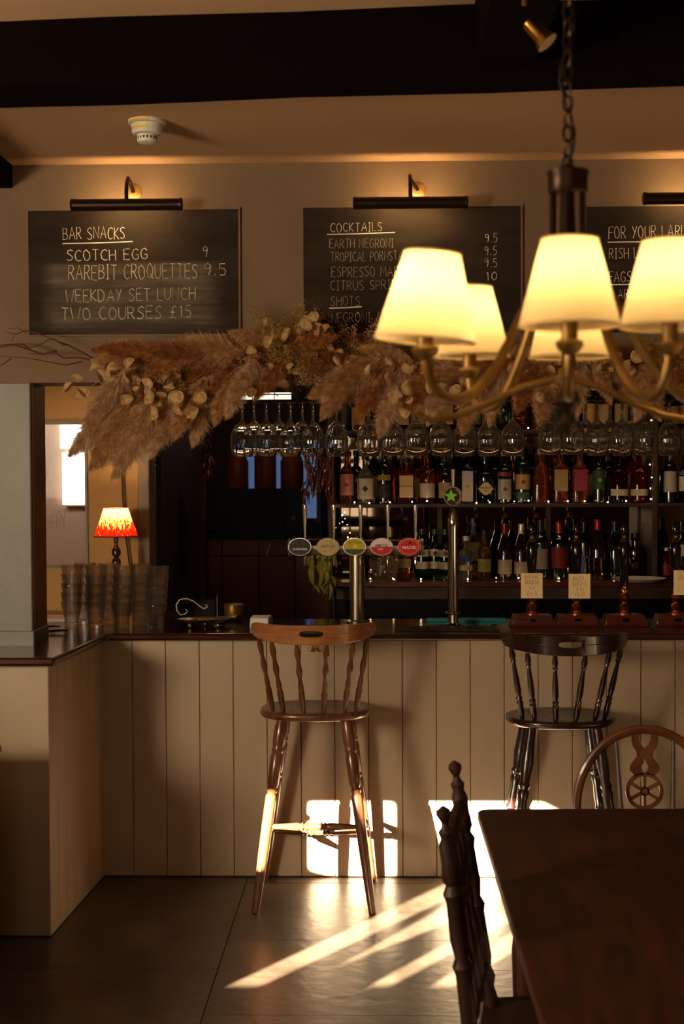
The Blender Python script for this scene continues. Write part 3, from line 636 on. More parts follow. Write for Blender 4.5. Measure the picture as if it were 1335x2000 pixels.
M_leaf = fluff_mat('dried_leaf_cream', '#dcc294', '#b08c58')
M_twig = mat('twig', '#4c2614', .7, var=.3, vs=20)
PLM = []
for i in range(6):
    PLM.append(plume(R.uniform(.32, .42), R.uniform(.10, .14), 4600, 20 + i).mesh('pampas_plume', M_pl[i % 3], 180))
def bloss(seed):
    rnd = random.Random(seed); mb = MB()
    for i in range(9):
        d = Vector((rnd.uniform(-.3, 1), rnd.uniform(-.7, .7), rnd.uniform(-.9, .9))).normalized(); p0 = Vector((0, 0, 0)); p1 = d * rnd.uniform(.06, .12)
        mb.tube([p0, p1], [.0012, .0006], 4)
        vs, fs = [], []
        for j in range(110):
            c_ = p0.lerp(p1, rnd.uniform(.3, 1.08)) + Vector((rnd.gauss(0, 1), rnd.gauss(0, 1), rnd.gauss(0, 1))) * .010
            a = Vector((rnd.gauss(0, 1), rnd.gauss(0, 1), rnd.gauss(0, 1))).normalized() * rnd.uniform(.002, .005); b = a.cross(Vector((rnd.gauss(0, 1), rnd.gauss(0, 1), rnd.gauss(0, 1)))).normalized() * rnd.uniform(.0015, .003)
            k = len(vs); vs += [c_ - a, c_ + b, c_ + a, c_ - b]; fs.append((k, k + 1, k + 2, k + 3))
        mb.add(vs, fs)
    return mb
BLM = [bloss(40 + i).mesh('dried_blossom', (M_olive, M_pl[0], M_olive)[i], 180) for i in range(3)]
def leafm(rx, rz, curl):
    mb = MB(); vs = [(0, 0, 0)]; n = 14; fs = []
    for ring, s in ((1, .55), (2, 1.0)):
        for k in range(n):
            a = 2 * PI * k / n; x, z = rx * s * math.cos(a), rz * s * math.sin(a); vs.append((x, curl * (x * x / rx) + .3 * curl * z * math.sin(3 * a), z + rz))
    vs[0] = (0, 0, rz)
    for k in range(n): fs.append((0, 1 + k, 1 + (k + 1) % n)); fs.append((1 + k, 1 + n + k, 1 + n + (k + 1) % n, 1 + (k + 1) % n))
    return mb.add(vs, fs)
LFM = [leafm(.024, .029, .5).mesh('dried_leaf', M_leaf, 180), leafm(.019, .026, -.9).mesh('dried_leaf', M_leaf, 180), leafm(.014, .026, 1.3).mesh('dried_leaf', M_leaf, 180)]
ga = thing('dried_flower_garland', 'long garland of pampas plumes, dried leaves and twigs across the wall above the bar', 'garland', at(700, 740, 5.75))
inv = Matrix.Translation(-Vector(ga.location))
def gl(name, me, p, rot, s=1):
    o = bpy.data.objects.new(name, me); COL.objects.link(o); o.parent = ga; o.matrix_parent_inverse = inv
    o.location = p; o.rotation_euler = rot; o.scale = (s, s, s); return o
def aim(px, py, tx, ty, Y, dY, me, name='pampas_plume', s=1.0):
    a = at(px, py, Y); b = at(tx, ty, Y + dY); q = (b - a).to_track_quat('X', 'Z'); o = gl(name, me, a, q.to_euler(), s); return o
# (from px, towards px) of the plumes, as they lie in the photo
PL = [(300, 735, 190, 690, 0), (330, 700, 215, 672, 1), (400, 700, 290, 672, 1), (470, 690, 350, 668, 0), (300, 745, 130, 860, 2), (320, 750, 175, 880, 0), (340, 750, 230, 880, 2),
      (360, 750, 290, 860, 2), (400, 740, 330, 840, 0), (420, 730, 370, 840, 2), (450, 740, 410, 820, 0), (260, 720, 170, 800, 2), (360, 720, 250, 760, 1), (430, 710, 330, 760, 1), (480, 700, 400, 760, 1),
      (500, 700, 440, 790, 2), (540, 690, 460, 640, 0), (560, 700, 500, 760, 1), (480, 720, 560, 740, 0), (560, 680, 640, 650, 1), (700, 700, 620, 800, 0), (720, 700, 650, 780, 1), (760, 700, 690, 800, 1), (780, 700, 640, 740, 0),
      (800, 700, 740, 810, 2), (680, 690, 620, 700, 1), (840, 710, 780, 800, 1), (880, 700, 830, 800, 2), (900, 720, 800, 740, 0), (940, 710, 900, 810, 0), (980, 710, 950, 800, 2), (1000, 700, 900, 720, 1),
      (1040, 710, 1000, 800, 1), (1080, 700, 1050, 800, 0), (1100, 720, 1000, 740, 1), (1140, 710, 1120, 790, 2), (1160, 710, 1200, 780, 0), (1200, 700, 1250, 780, 2), (1180, 690, 1280, 700, 1), (1250, 710, 1290, 790, 0),
      (1280, 700, 1350, 760, 1), (1300, 700, 1240, 790, 2), (1330, 710, 1380, 780, 0), (1240, 690, 1340, 680, 1), (700, 680, 800, 690, 0), (820, 690, 930, 680, 2), (960, 690, 1060, 690, 0), (1090, 690, 1190, 680, 2)]
for i, (a, b, c_, d_, k) in enumerate(PL):
    kk = [0, 3] if k == 0 else [1, 4] if k == 1 else [2, 5]
    far = math.hypot(c_ - a, d_ - b) * 5.75 / F
    aim(a, b, c_, d_, 5.67 - .09 * R.random(), R.uniform(-.08, .04), PLM[kk[i % 2]], s=min(1.15, max(.55, far / .30)))
for (cx_, cy_, sx_, sy_, cnt) in ((540, 690, 60, 40, 16), (340, 770, 45, 30, 8), (480, 700, 40, 30, 6), (860, 720, 90, 40, 12), (1090, 720, 70, 30, 8), (1260, 710, 70, 35, 10), (580, 640, 40, 20, 5), (700, 690, 60, 20, 5)):
    for i in range(cnt):
        p = at(cx_ + R.gauss(0, 1) * sx_ * .6, cy_ + R.gauss(0, 1) * sy_ * .6, R.uniform(5.60, 5.76)); gl('dried_blossom', BLM[R.randrange(3)], p, (R.uniform(0, 6), R.uniform(0, 6), R.uniform(0, 6)), R.uniform(.7, 1.3))
LV = [(142, 742), (158, 750), (165, 733), (178, 718), (192, 722), (185, 715), (213, 716), (218, 722), (247, 708), (240, 735), (262, 768), (290, 750), (295, 757), (305, 766), (312, 775), (322, 772), (300, 785), (280, 795), (286, 780), (352, 798), (364, 802), (376, 772), (368, 805), (157, 773), (340, 790), (330, 765), (318, 745), (270, 745),
      (483, 672), (522, 636), (530, 650), (518, 630), (560, 640), (566, 632), (590, 608), (597, 612), (604, 628), (612, 634), (632, 645), (640, 652), (628, 640), (618, 650), (556, 655), (573, 655), (582, 645), (545, 660), (652, 684), (600, 640), (588, 650), (575, 628),
      (786, 770), (792, 780), (802, 765), (780, 790), (776, 775), (870, 748), (862, 742), (880, 758), (790, 700), (815, 720), (830, 735), (850, 720), (1085, 720), (1075, 735), (1062, 778), (1200, 715), (1225, 720), (1255, 700), (1290, 715), (1040, 730), (925, 745), (905, 725), (1240, 745), (1310, 740), (1170, 700), (480, 760), (700, 690), (720, 700)]
for (x_, y_) in LV:
    gl('dried_leaf', LFM[R.choice((0, 0, 1, 1, 2))], at(x_ + R.uniform(-4, 4), y_ + 8 + R.uniform(-4, 4), R.uniform(5.50, 5.60)), (R.uniform(-.5, .5), R.uniform(0, 6.28), R.uniform(-.8, .8)), R.uniform(.75, 1.12))
for i in range(45):
    x_ = R.uniform(250, 1335); y_ = 705 + R.uniform(-30, 60)
    gl('dried_leaf', LFM[R.randrange(3)], at(x_, y_, R.uniform(5.55, 5.62)), (R.uniform(-1, 1), R.uniform(0, 6.28), R.uniform(-1.2, 1.2)), R.uniform(.5, .9))
def twig(pts, r0_, name='twig', Y=5.72, m=None):
    q = MB(); P = [at(x, y, Y + (i % 3) * .015) for i, (x, y) in enumerate(pts)]
    Q = []
    for i in range(len(P) - 1):
        for s in range(3): Q.append(P[i].lerp(P[i + 1], s / 3))
    Q.append(P[-1]); n_ = len(Q); q.tube(Q, [r0_ * (1 - .7 * i / n_) for i in range(n_)], 6)
    o = part(name, q, m or M_twig, None); o.parent = ga; o.matrix_parent_inverse = inv; return o
twig([(190, 706), (165, 690), (135, 675), (110, 665), (75, 652), (50, 648)], .0042, 'branch'); twig([(185, 704), (150, 698), (125, 700), (110, 690), (80, 692), (55, 690)], .004, 'branch')
twig([(110, 685), (85, 692), (60, 684), (30, 674), (-30, 680)], .005, 'branch'); twig([(60, 684), (45, 672), (20, 672), (-20, 676)], .004, 'branch'); twig([(160, 706), (130, 713), (100, 708), (60, 700), (0, 695)], .0035, 'branch')
twig([(125, 675), (105, 662), (92, 665), (75, 675), (58, 680)], .003, 'branch'); twig([(75, 652), (50, 645), (30, 653), (10, 648)], .003, 'branch'); twig([(50, 650), (35, 640), (15, 642)], .002); twig([(22, 700), (5, 712), (-10, 718)], .003); twig([(28, 655), (22, 668)], .002)
M_stem = mat('straw_stem', '#c9a878', .6)
twig([(320, 708), (260, 717), (200, 740), (170, 760)], .0018, 'stem', 5.62, M_stem); twig([(320, 735), (270, 745), (220, 758), (180, 770)], .002, 'stem', 5.6, M_stem); twig([(340, 745), (290, 755), (232, 762)], .0014, 'stem', 5.6, M_stem)

# ================================================================== GLASS RACK AND GLASSES
GY = 6.36
rim_z = at(720, 891, GY).z
def winemesh():
    H = .25; o = [(.002, 0), (.034, .0008), (.0355, .0025), (.02, .006), (.009, .012), (.0062, .025), (.0060, .070), (.0075, .085), (.013, .095), (.028, .108), (.043, .128), (.0515, .155), (.0530, .178), (.051, .210), (.0455, .2495), (.0445, .2505)]
    i = [(.0435, .2495), (.0488, .210), (.0505, .178), (.0490, .156), (.0405, .131), (.025, .113), (.010, .103), (.0005, .100)]
    return MB().lathe(o, n=48, flute=.012, fn=12, fz=(.14, .23), cap=False).v, o, i
mb = MB(); _, o_, i_ = winemesh(); prof = o_ + i_; n = 60
mb.lathe(prof, n=n, flute=.034, fn=15, fz=(.10, .24))
mg = mb.mesh('wine_glass', M_wine, 60)
mg.transform(Matrix.Rotation(PI, 4, 'X')); mg.transform(Matrix.Translation((0, 0, .25)))     # upside down, rim at z = 0
gx = [473, 520, 567, 611, 657, 720, 767, 813, 861, 907, 954, 1001, 1074, 1119, 1166, 1214, 1258, 1306, 1352]
for i, px in enumerate(gx):
    o = link('wine_glass', mg); o.location = (at(px, 880, GY).x, GY, rim_z + R.uniform(-.003, .003)); o.rotation_euler = (0, 0, R.uniform(0, 6)); o.scale = (.98, .98, .99)
    o['label'] = 'hanging stemmed glass, %s from the left in the row under the garland' % ORD[i]; o['category'] = 'wine glass'; o['group'] = 'stemmed glasses hanging upside down over the bar'
for i, px in enumerate([496, 545, 590, 1098, 1143, 1190, 1236]):
    o = link('wine_glass', mg); o.location = (at(px, 880, GY + .13).x, GY + .13, rim_z + .012); o.rotation_euler = (0, 0, R.uniform(0, 6)); o.scale = (.94, .94, .96)
    o['label'] = 'hanging stemmed glass seen through the %s gap of the front row' % ORD[i]; o['category'] = 'wine glass'; o['group'] = 'stemmed glasses in the row behind'
rk = thing('glass_rack', 'black wire rack that holds the upside-down glasses under the wall', 'glass rack', (0.3, GY, rim_z + .25))
fz = rim_z + .2455
q = MB()
for i in range(40):
    x_ = -1.15 + i * .1
part('rail', MB().tube([(-1.15, GY - .026, fz - .0), (1.9, GY - .026, fz)], .004, 6), M_black, rk)
part('rail', MB().tube([(-1.15, GY + .026, fz), (1.9, GY + .026, fz)], .004, 6), M_black, rk)
part('rail', MB().tube([(-1.15, GY + .104, fz + .012), (1.9, GY + .104, fz + .012)], .004, 6), M_black, rk)
part('rail', MB().tube([(-1.15, GY + .156, fz + .012), (1.9, GY + .156, fz + .012)], .004, 6), M_black, rk)
for z in (.03, .06):
    part('wire', MB().tube([(-1.15, GY - .05, fz + z), (1.9, GY - .05, fz + z)], .003, 6), M_black, rk)
for i in range(32):
    x_ = -1.15 + i * .0984
    part('wire', MB().tube([(x_, GY - .05, fz - .0), (x_, GY - .05, fz + .07)], .002, 5), M_black, rk); part('wire', MB().tube([(x_, GY - .05, fz + .035), (x_, GY + .17, fz + .035)], .002, 5), M_black, rk)
for x_ in (-1.1, -.3, .5, 1.3, 1.88):
    part('hanger', MB().tube([(x_, GY - .05, fz + .05), (x_, GY - .05, CZ)], .005, 6), M_black, rk)

# ================================================================== BACK BAR
SY0, SY1 = 8.08, 8.45
zs = {'top': at(900, 840, SY0).z, 'mid': at(900, 984, SY0).z, 'low': at(900, 1134, SY0).z}
XL, XM, XR = at(652, 1000, SY0).x, at(1278, 1000, SY0).x, 2.5
bb = thing('back_bar_shelving', 'dark wooden back bar shelving with three shelves of bottles', 'shelving unit', (.7, SY0, 0))
M_shelf = wood('shelf_wood', '#3a2818', '#20140c', .5, .0, (1, 14, 14))
for k in ('top', 'mid'):
    part('shelf', MB().box(XL, SY0, zs[k] - .020, XM - .016, SY1, zs[k], .002), M_shelf, bb); part('shelf', MB().box(XM + .016, SY0, zs[k] - .020, XR, SY1, zs[k], .002), M_shelf, bb)
part('shelf', MB().box(XM + .016, SY0, zs['top'] + .3, XR, SY1, zs['top'] + .32, .002), M_shelf, bb)
for x_ in (XL - .022, XM - .016, XR): part('upright', MB().box(x_, SY0 - .006, zs['low'], x_ + .032 - (.010 if x_ < 0 else 0), SY1, 2.75, .003), M_shelf, bb)
part('counter', MB().box(XL - .03, SY0 - .10, zs['low'] - .030, XR, SY1, zs['low'], .004), M_red, bb)
part('fascia', MB().box(XL - .02, SY0 - .075, zs['low'] - .10, XR, SY0 - .05, zs['low'] - .030, .003), M_darkwood, bb)
part('cabinet', MB().box(XL - .02, SY0 - .05, 0, XR, SY1, zs['low'] - .030), M_blackg, bb)
tones = ['#6d4a28', '#2b180d', '#8a6439', '#3c2413', '#54371c', '#1d110a', '#7a5730']
MT = [wood('back_plank_wood', t, '#1a0f08', .6, .0, (12, 12, 1)) for t in tones]
x_ = XL; i = 0
while x_ < XR - .01:
    w_ = R.choice((.05, .08, .11, .16)); w_ = min(w_, XR - x_); part('back_plank', MB().box(x_, SY1, zs['low'] - .1, x_ + w_ - .002, SY1 + .02 + R.uniform(0, .008), 2.75), MT[R.randrange(7)], bb); x_ += w_
M_mir = mat('old_mirror', '#8a7a66', .03, 1)
for (za_, zb_) in ((zs['low'] + .02, zs['mid'] - .03), (zs['mid'] + .02, zs['top'] - .03), (zs['top'] + .02, zs['top'] + .45)):
    for (xa_, xb_) in ((XL + .02, XL + .60), (XL + .63, XL + 1.24), (XL + 1.27, XM - .03), (XM + .03, XR - .02)):
        part('mirror', MB().box(xa_, SY1 - .006, za_, xb_, SY1, zb_), M_mir, bb)
struct('wall_behind_shelves', MB().box(XL - .05, SY1 + .03, 0, 3.5, SY1 + .12, CZ), M_darkwood)
# fairy lights along the shelves
M_fl = mat('fairy_bulb', (1, .8, .5), .4, emit=(1.0, .62, .26), es=90)
fp = []
def run(a, b, n_, sag=.0):
    for i in range(n_):
        t = i / max(1, n_ - 1); p = Vector(a).lerp(Vector(b), t); p.z += R.uniform(-.004, .008) + sag * math.sin(PI * t); p.x += R.uniform(-.03, .03) * (1 if abs(Vector(a).x - Vector(b).x) > .3 else .3); p.y += R.uniform(-.02, .02); fp.append(p)
run((XL, 8.10, zs['mid'] + .008), (XM - .03, 8.10, zs['mid'] + .008), 17); run((XL + .03, 8.10, zs['top'] + .008), (XM - .03, 8.10, zs['top'] + .008), 16)
run((XL + .0, 8.07, zs['mid'] + .3), (XL + .0, 8.06, zs['low'] + .05), 12); run((XM - .025, 8.07, zs['top'] + .05), (XM - .025, 8.07, zs['mid'] + .02), 8)
run((XL + .04, 8.12, zs['mid'] - .06), (XL + .12, 8.16, zs['low'] + .03), 9); run((XL + .1, 8.06, zs['low'] + .012), (1.3, 8.06, zs['low'] + .012), 12)
fr = thing('fairy_lights', 'string of tiny warm fairy lights along the back bar shelves', 'fairy lights', (XL, 8.1, zs['mid']))
q = MB(); 
for a, b in zip(fp, fp[1:]):
    if (a - b).length < .25: q.tube([a + Vector((0, .006, -.003)), b + Vector((0, .006, -.003))], .0007, 3)
part('wire', q, M_black, fr)
bm_ = MB().sphere((0, 0, 0), .0026, 8, 5).mesh('bulb', M_fl)
for p in fp:
    o = link('bulb', bm_, fr); o.location = p
# bottles ----------------------------------------------------------------
def gl_mat(name, col, dark=False):
    if dark: return mat(name, col, .07, coat=.3, spec=.6)
    return mat(name, col, .02, trans=.92, ior=1.3)
G = {'clear': gl_mat('bottle_clear', '#e8dcc8'), 'amber': gl_mat('bottle_amber', '#c4621a'), 'pink': gl_mat('bottle_pink', '#e8785a'), 'red': gl_mat('bottle_red', '#a01028'), 'purple': gl_mat('bottle_purple', '#5a0a28'),
     'dark': gl_mat('bottle_black', '#070908', True), 'green': gl_mat('bottle_green', '#0d4a22'), 'dgreen': gl_mat('bottle_dark_green', '#07140c', True), 'brown': gl_mat('bottle_brown', '#1c0d06', True), 'blue': gl_mat('bottle_blue', '#1c2c8a'), 'gold': gl_mat('bottle_gold', '#d8a040')}
LB = {k: mat('label_' + k, c_, .6, var=.08, vs=40) for k, c_ in {'white': '#a89c8a', 'cream': '#b89c6c', 'pinkl': '#a8685c', 'rose': '#7c2038', 'beige': '#8a764e', 'gold': '#94743a', 'redl': '#6e1414', 'black': '#15100e', 'greenl': '#1c3a24', 'bluel': '#2c4c8c', 'grey': '#888478', 'olive': '#8c8a4a'}.items()}
def bprof(kind, r, h):
    if kind == 'wine': p = [(.80, 0), (1, .012), (1, .60), (.96, .66), (.75, .72), (.42, .78), (.36, .82), (.35, .97), (.40, .972), (.40, .995), (.34, 1)]
    elif kind == 'burg': p = [(.80, 0), (1, .012), (1, .48), (.92, .56), (.66, .68), (.42, .78), (.36, .85), (.35, .97), (.40, .975), (.40, .995), (.34, 1)]
    elif kind == 'tall': p = [(.85, 0), (1, .01), (1, .62), (.95, .66), (.6, .71), (.42, .74), (.40, .92), (.46, .925), (.46, 1), (.4, 1)]
    elif kind == 'round': p = [(.85, 0), (1, .02), (1, .50), (.93, .60), (.70, .67), (.40, .71), (.32, .75), (.32, .90), (.40, .905), (.40, 1), (.3, 1)]
    elif kind == 'squat': p = [(.9, 0), (1, .02), (1, .60), (.95, .66), (.6, .70), (.34, .72), (.32, .84), (.45, .85), (.45, 1), (.4, 1)]
    else: p = [(.85, 0), (1, .01), (1, .68), (.95, .72), (.5, .77), (.38, .79), (.36, .9), (.42, .905), (.42, 1), (.36, 1)]
    return [(a * r, b * h) for a, b in p]
def bottle(px, Y, z, kind, r, h, g, label, desc, lab=None, cap='#1a1512', square=False, lz=(.12, .48), cat='bottle', group=None, mark=None, band=None):
    x_ = at(px, 1000, Y).x
    t = thing('bottle', desc, 'bottle', (x_, Y, z), group); pr = bprof(kind, r, h)
    n_ = 24
    def ring(prf, ca=1.0):
        q = MB(); vs = []
        for rr_, zz in prf:
            for k in range(n_):
                a = 2 * PI * (k + .5) / n_
                if square and rr_ > r * .6:
                    m_ = 1 / max(abs(math.cos(a)), abs(math.sin(a))); m_ = 1 + (m_ - 1) * .62; vs.append((x_ + rr_ * m_ * math.cos(a) * .92, Y + rr_ * m_ * math.sin(a) * .7, z + zz))
                else: vs.append((x_ + rr_ * math.cos(a), Y + rr_ * math.sin(a), z + zz))
        m = len(prf); q.add(vs, [(i * n_ + k, i * n_ + (k + 1) % n_, (i + 1) * n_ + (k + 1) % n_, (i + 1) * n_ + k) for i in range(m - 1) for k in range(n_)] + [tuple(range(n_ - 1, -1, -1)), tuple(range((m - 1) * n_, m * n_))]); return q
    part('glass_body', ring(pr), G[g], t, sharp=50)
    hz_ = .80 if kind in ('wine', 'burg') else .90
    rc = [(a + .0012, b) for a, b in pr if b >= h * hz_]
    rc = [(rc[0][0], h * hz_)] + rc
    if cap: part('cap', MB().lathe(rc, (x_, Y, z), 16), cap if not isinstance(cap, str) else capm(cap), t)
    def lab_part(za, zb, m, sweep=75, rad=1.012, nm='label'):
        q = MB(); vs = []; k_ = 12
        if square:
            hw2 = r * .78; yy = Y - r * .7 * 1.015 - .0015
            q.box(x_ - hw2, yy, z + za * h, x_ + hw2, yy + .0012, z + zb * h)
        else:
            for k in range(k_ + 1):
                a = math.radians(-90 - sweep + 2 * sweep * k / k_)
                for zz in (za, zb): vs.append((x_ + r * rad * math.cos(a), Y + r * rad * math.sin(a), z + zz * h))
            q.add(vs, [(2 * k, 2 * k + 2, 2 * k + 3, 2 * k + 1) for k in range(k_)])
        return part(nm, q, m, t)
    if lab:
        l_ = lab_part(lz[0], lz[1], LB[lab])
        if mark:   # printed emblem
            q = MB(); zz = z + h * (lz[0] + lz[1]) / 2; yy = Y - (r * 1.014 if not square else r * .7 * 1.015 + .0018) - .0012; w_ = r * .38
            q.prism([(x_ - w_, yy, zz), (x_, yy, zz - w_), (x_ + w_, yy, zz), (x_, yy, zz + w_)], (0, .0008, 0)); part('emblem', q, LB[mark], l_)
    if band: lab_part(band[0], band[1], LB[band[2]], nm='label_band')
    return t
_cm = {}
def capm(c_):
    if c_ not in _cm: _cm[c_] = mat('cap_colour', c_, .3, .2)
    return _cm[c_]
gm, gt, gb = 'bottles on the middle shelf', 'bottles on the top shelf', 'bottles on the back counter'
zm = zs['mid']; Yb = 8.17
bottle(677, Yb, zm, 'round', .040, .31, 'pink', 0, 'pink bottle with a leaf label, first on the middle shelf', 'pinkl', '#3a1a10', lz=(.16, .55), mark='redl', group=gm)
bottle(713, Yb, zm, 'round', .048, .28, 'clear', 0, 'clear bottle with a wide white label and dark square on it', 'white', '#251a14', lz=(.10, .52), mark='black', group=gm)
bottle(750, Yb, zm, 'wine', .038, .32, 'dark', 0, 'slim black bottle with a gold neck label on the middle shelf', 'black', '#120e0c', lz=(.1, .36), band=(.42, .52, 'gold'), group=gm)
bottle(793, Yb, zm, 'squat', .050, .26, 'amber', 0, 'square amber liqueur bottle with a cream label and black cap', 'cream', '#0e0b0a', True, lz=(.14, .62), group=gm)
bottle(834, Yb, zm, 'round', .044, .29, 'amber', 0, 'round-shouldered amber bottle with a white label', 'white', '#2b1c14', lz=(.12, .40), group=gm)
bottle(862, Yb + .10, zm, 'wine', .042, .33, 'dark', 0, 'black bottle half hidden left of the tall tap', 'redl', '#120e0c', lz=(.3, .5), group=gm)
bottle(868, Yb - .02, zm, 'round', .036, .27, 'brown', 0, 'brown bottle with beige oval label directly left of the tall tap', 'beige', '#19120e', lz=(.12, .45), group=gm)
bottle(912, Yb, zm, 'tall', .040, .30, 'blue', 0, 'square blue bottle with a tall pale framed label', 'white', '#241c48', True, lz=(.04, .62), mark='gold', group=gm)
bottle(947, Yb, zm, 'squat', .050, .27, 'dark', 0, 'squat black bottle with a diamond shaped label', None, '#0c0a0a', group=gm)
bottle(985, Yb, zm, 'tall', .038, .30, 'dgreen', 0, 'dark green bottle with a white label and silver cap', 'grey', '#b8b0a0', lz=(.08, .46), mark='redl', band=(.52, .60, 'redl'), group=gm)
bottle(1020, Yb, zm, 'wine', .042, .33, 'dgreen', 0, 'dark green bottle with an ornate gold and red label', 'gold', '#14100c', lz=(.24, .50), mark='redl', band=(.08, .2, 'greenl'), group=gm)
bottle(1056, Yb, zm, 'tall', .046, .31, 'pink', 0, 'ribbed clear pink bottle without a label', None, '#c8b0a8', True, group=gm)
bottle(1094, Yb, zm, 'tall', .048, .31, 'pink', 0, 'orange-pink bottle with a beige label', 'beige', '#b8a8a0', True, lz=(.22, .62), group=gm)
bottle(1132, Yb, zm, 'tall', .048, .31, 'pink', 0, 'orange-pink bottle with a bright rose label', 'rose', '#b8a8a0', True, lz=(.22, .62), group=gm)
bottle(1169, Yb, zm, 'tall', .036, .30, 'dgreen', 0, 'slim bottle with a dark green label beside the rose label', 'greenl', '#101010', lz=(.26, .62), mark='olive', group=gm)
bottle(1208, Yb, zm, 'round', .050, .30, 'purple', 0, 'dark red bottle with a white band, left one of the pair', None, '#5a2a5a', band=(.14, .26, 'white'), group=gm)
bottle(1247, Yb, zm, 'round', .050, .30, 'red', 0, 'dark red bottle with a white band, right one of the pair', None, '#3a1a4a', band=(.14, .26, 'white'), group=gm)
bottle(1307, Yb, zm, 'wine', .038, .31, 'brown', 0, 'dark bottle with a tall white label right of the shelf upright', 'white', '#7a6428', lz=(.2, .58), group=gm)
bottle(1338, Yb, zm, 'round', .040, .30, 'dark', 0, 'dark bottle with a blue and white label at the right edge', 'white', '#1c2430', lz=(.22, .5), band=(.52, .60, 'bluel'), group=gm)
# lozenge label on the squat bottle
x_ = at(947, 1000, Yb).x; yy = Yb - .0525; zz = zm + .085
lz_ = part('label', MB().prism([(x_ - .046, yy, zz), (x_ - .010, yy, zz - .036), (x_ + .010, yy, zz - .036), (x_ + .046, yy, zz), (x_ + .010, yy, zz + .036), (x_ - .010, yy, zz + .036)], (0, .0012, 0)), LB['cream'], [o for o in COL.objects if o.name.startswith('bottle') and 'diamond' in str(o.get('label', ''))][0])
for tx, dz, sz_ in (('HENDRICK\'S', .004, .015), ('GIN', -.014, .012)):
    o = link('lettering', text_mesh(tx, sz_, M_ink), lz_); o.location = (x_, yy - .001, zz + dz)
ds = [o for o in COL.objects if 'square amber liqueur' in str(o.get('label', ''))][0]
o = link('lettering', text_mesh('DISARONNO', .013, M_ink), ds); o.location = (at(793, 1000, Yb).x, Yb - .0395, zm + .10)
# second row of bottles behind, only their necks and shoulders show
for i, px in enumerate((695, 731, 771, 815, 845, 893, 930, 966, 1003, 1038, 1075, 1112, 1150, 1188, 1228, 1266)):
    k = R.choice(('dark', 'brown', 'amber', 'clear', 'dgreen', 'amber')); bottle(px, 8.33, zm, R.choice(('wine', 'round', 'tall')), R.uniform(.036, .042), R.uniform(.30, .345), k, 0, '%s bottle in the rear row, glimpsed at the %s gap of the middle shelf' % ({'dark': 'black', 'dgreen': 'dark green'}.get(k, k), ORD[i]), R.choice((None, 'beige', 'black')), R.choice(('#14100c', '#2a1a10', '#8c7a50')), group='rear row on the middle shelf')
for i, px in enumerate((672, 700, 728, 756, 786, 815, 842, 870, 925, 955, 985, 1018, 1050, 1085, 1118, 1150, 1180, 1212, 1245, 1310, 1338)):
    k = R.choice(('dark', 'red', 'amber', 'clear', 'brown', 'gold', 'dgreen', 'purple')); bottle(px, Yb + R.uniform(-.02, .05), zs['top'], R.choice(('wine', 'round', 'tall', 'squat')), R.uniform(.036, .045), R.uniform(.27, .32), k, 0, '%s bottle on the top shelf, %s' % ({'dark': 'black', 'dgreen': 'dark green'}.get(k, k), (ORD + ['twentieth', 'twenty-first'])[i] + ' along from the left end'), R.choice((None, 'beige', 'gold', 'black', 'greenl')), R.choice(('#14100c', '#2a1a10', '#8c7a50')), group=gt)
zl = zs['low']
bottle(824, Yb, zl, 'tall', .040, .29, 'green', 0, 'green vermouth bottle with a round label, first of three', 'white', '#1a2a1c', lz=(.46, .60), band=(.22, .36, 'white'), mark='redl', group=gb)
bottle(849, Yb + .02, zl, 'tall', .037, .29, 'green', 0, 'green vermouth bottle with an oval label, middle of three', 'white', '#1a2a1c', lz=(.46, .60), band=(.22, .36, 'white'), mark='redl', group=gb)
bottle(869, Yb - .06, zl, 'tall', .037, .29, 'green', 0, 'green vermouth bottle with a round label beside the tall tap', 'white', '#1a2a1c', lz=(.46, .60), band=(.22, .36, 'white'), mark='redl', group=gb)
bottle(909, Yb - .03, zl, 'squat', .038, .25, 'clear', 0, 'short clear bottle with blue and white label right of the tall tap', 'white', '#c8c0b8', lz=(.22, .34), band=(.42, .54, 'bluel'), group=gb)
bottle(924, Yb + .10, zl, 'round', .042, .35, 'clear', 0, 'tall clear bottle with a blue cap', 'beige', '#22345c', lz=(.3, .6), group=gb)
bottle(945, Yb, zl, 'round', .038, .28, 'gold', 0, 'golden bottle with a pale yellow label on the back counter', 'olive', '#1c1410', lz=(.16, .42), group=gb)
bottle(985, Yb, zl, 'burg', .042, .32, 'brown', 0, 'wine bottle with a dark red capsule and white label', 'white', '#7a1420', lz=(.10, .36), group=gb)
bottle(1017, Yb, zl, 'burg', .042, .32, 'brown', 0, 'wine bottle with a white capsule and white label', 'white', '#c8c4bc', lz=(.10, .32), group=gb)
bottle(1055, Yb, zl, 'wine', .042, .34, 'dgreen', 0, 'wine bottle with a tall pale label and dark capsule', 'grey', '#12161c', lz=(.18, .52), group=gb)
bottle(1091, Yb, zl, 'wine', .046, .33, 'dark', 0, 'wine bottle with a dark red label and red capsule', 'redl', '#a01828', lz=(.20, .56), group=gb)
bottle(1166, Yb + .04, zl, 'burg', .046, .34, 'brown', 0, 'wine bottle with a bright red capsule behind the steel measures', None, '#c02030', group=gb)
bottle(1140, Yb + .1, zl, 'wine', .042, .33, 'dark', 0, 'black wine bottle behind the second hand pump', 'bluel', '#101010', lz=(.1, .4), group=gb)
bottle(1200, Yb + .05, zl, 'burg', .044, .33, 'dgreen', 0, 'dark green wine bottle behind the third hand pump', None, '#14241a', group=gb)
bottle(1240, Yb + .05, zl, 'squat', .055, .26, 'dark', 0, 'wide black flagon on the back counter', None, '#0e0c0a', group=gb)
bottle(1300, Yb, zl, 'tall', .03, .18, 'red', 0, 'small bright red bottle right of the shelf upright', 'redl', '#c8b090', group=gb)
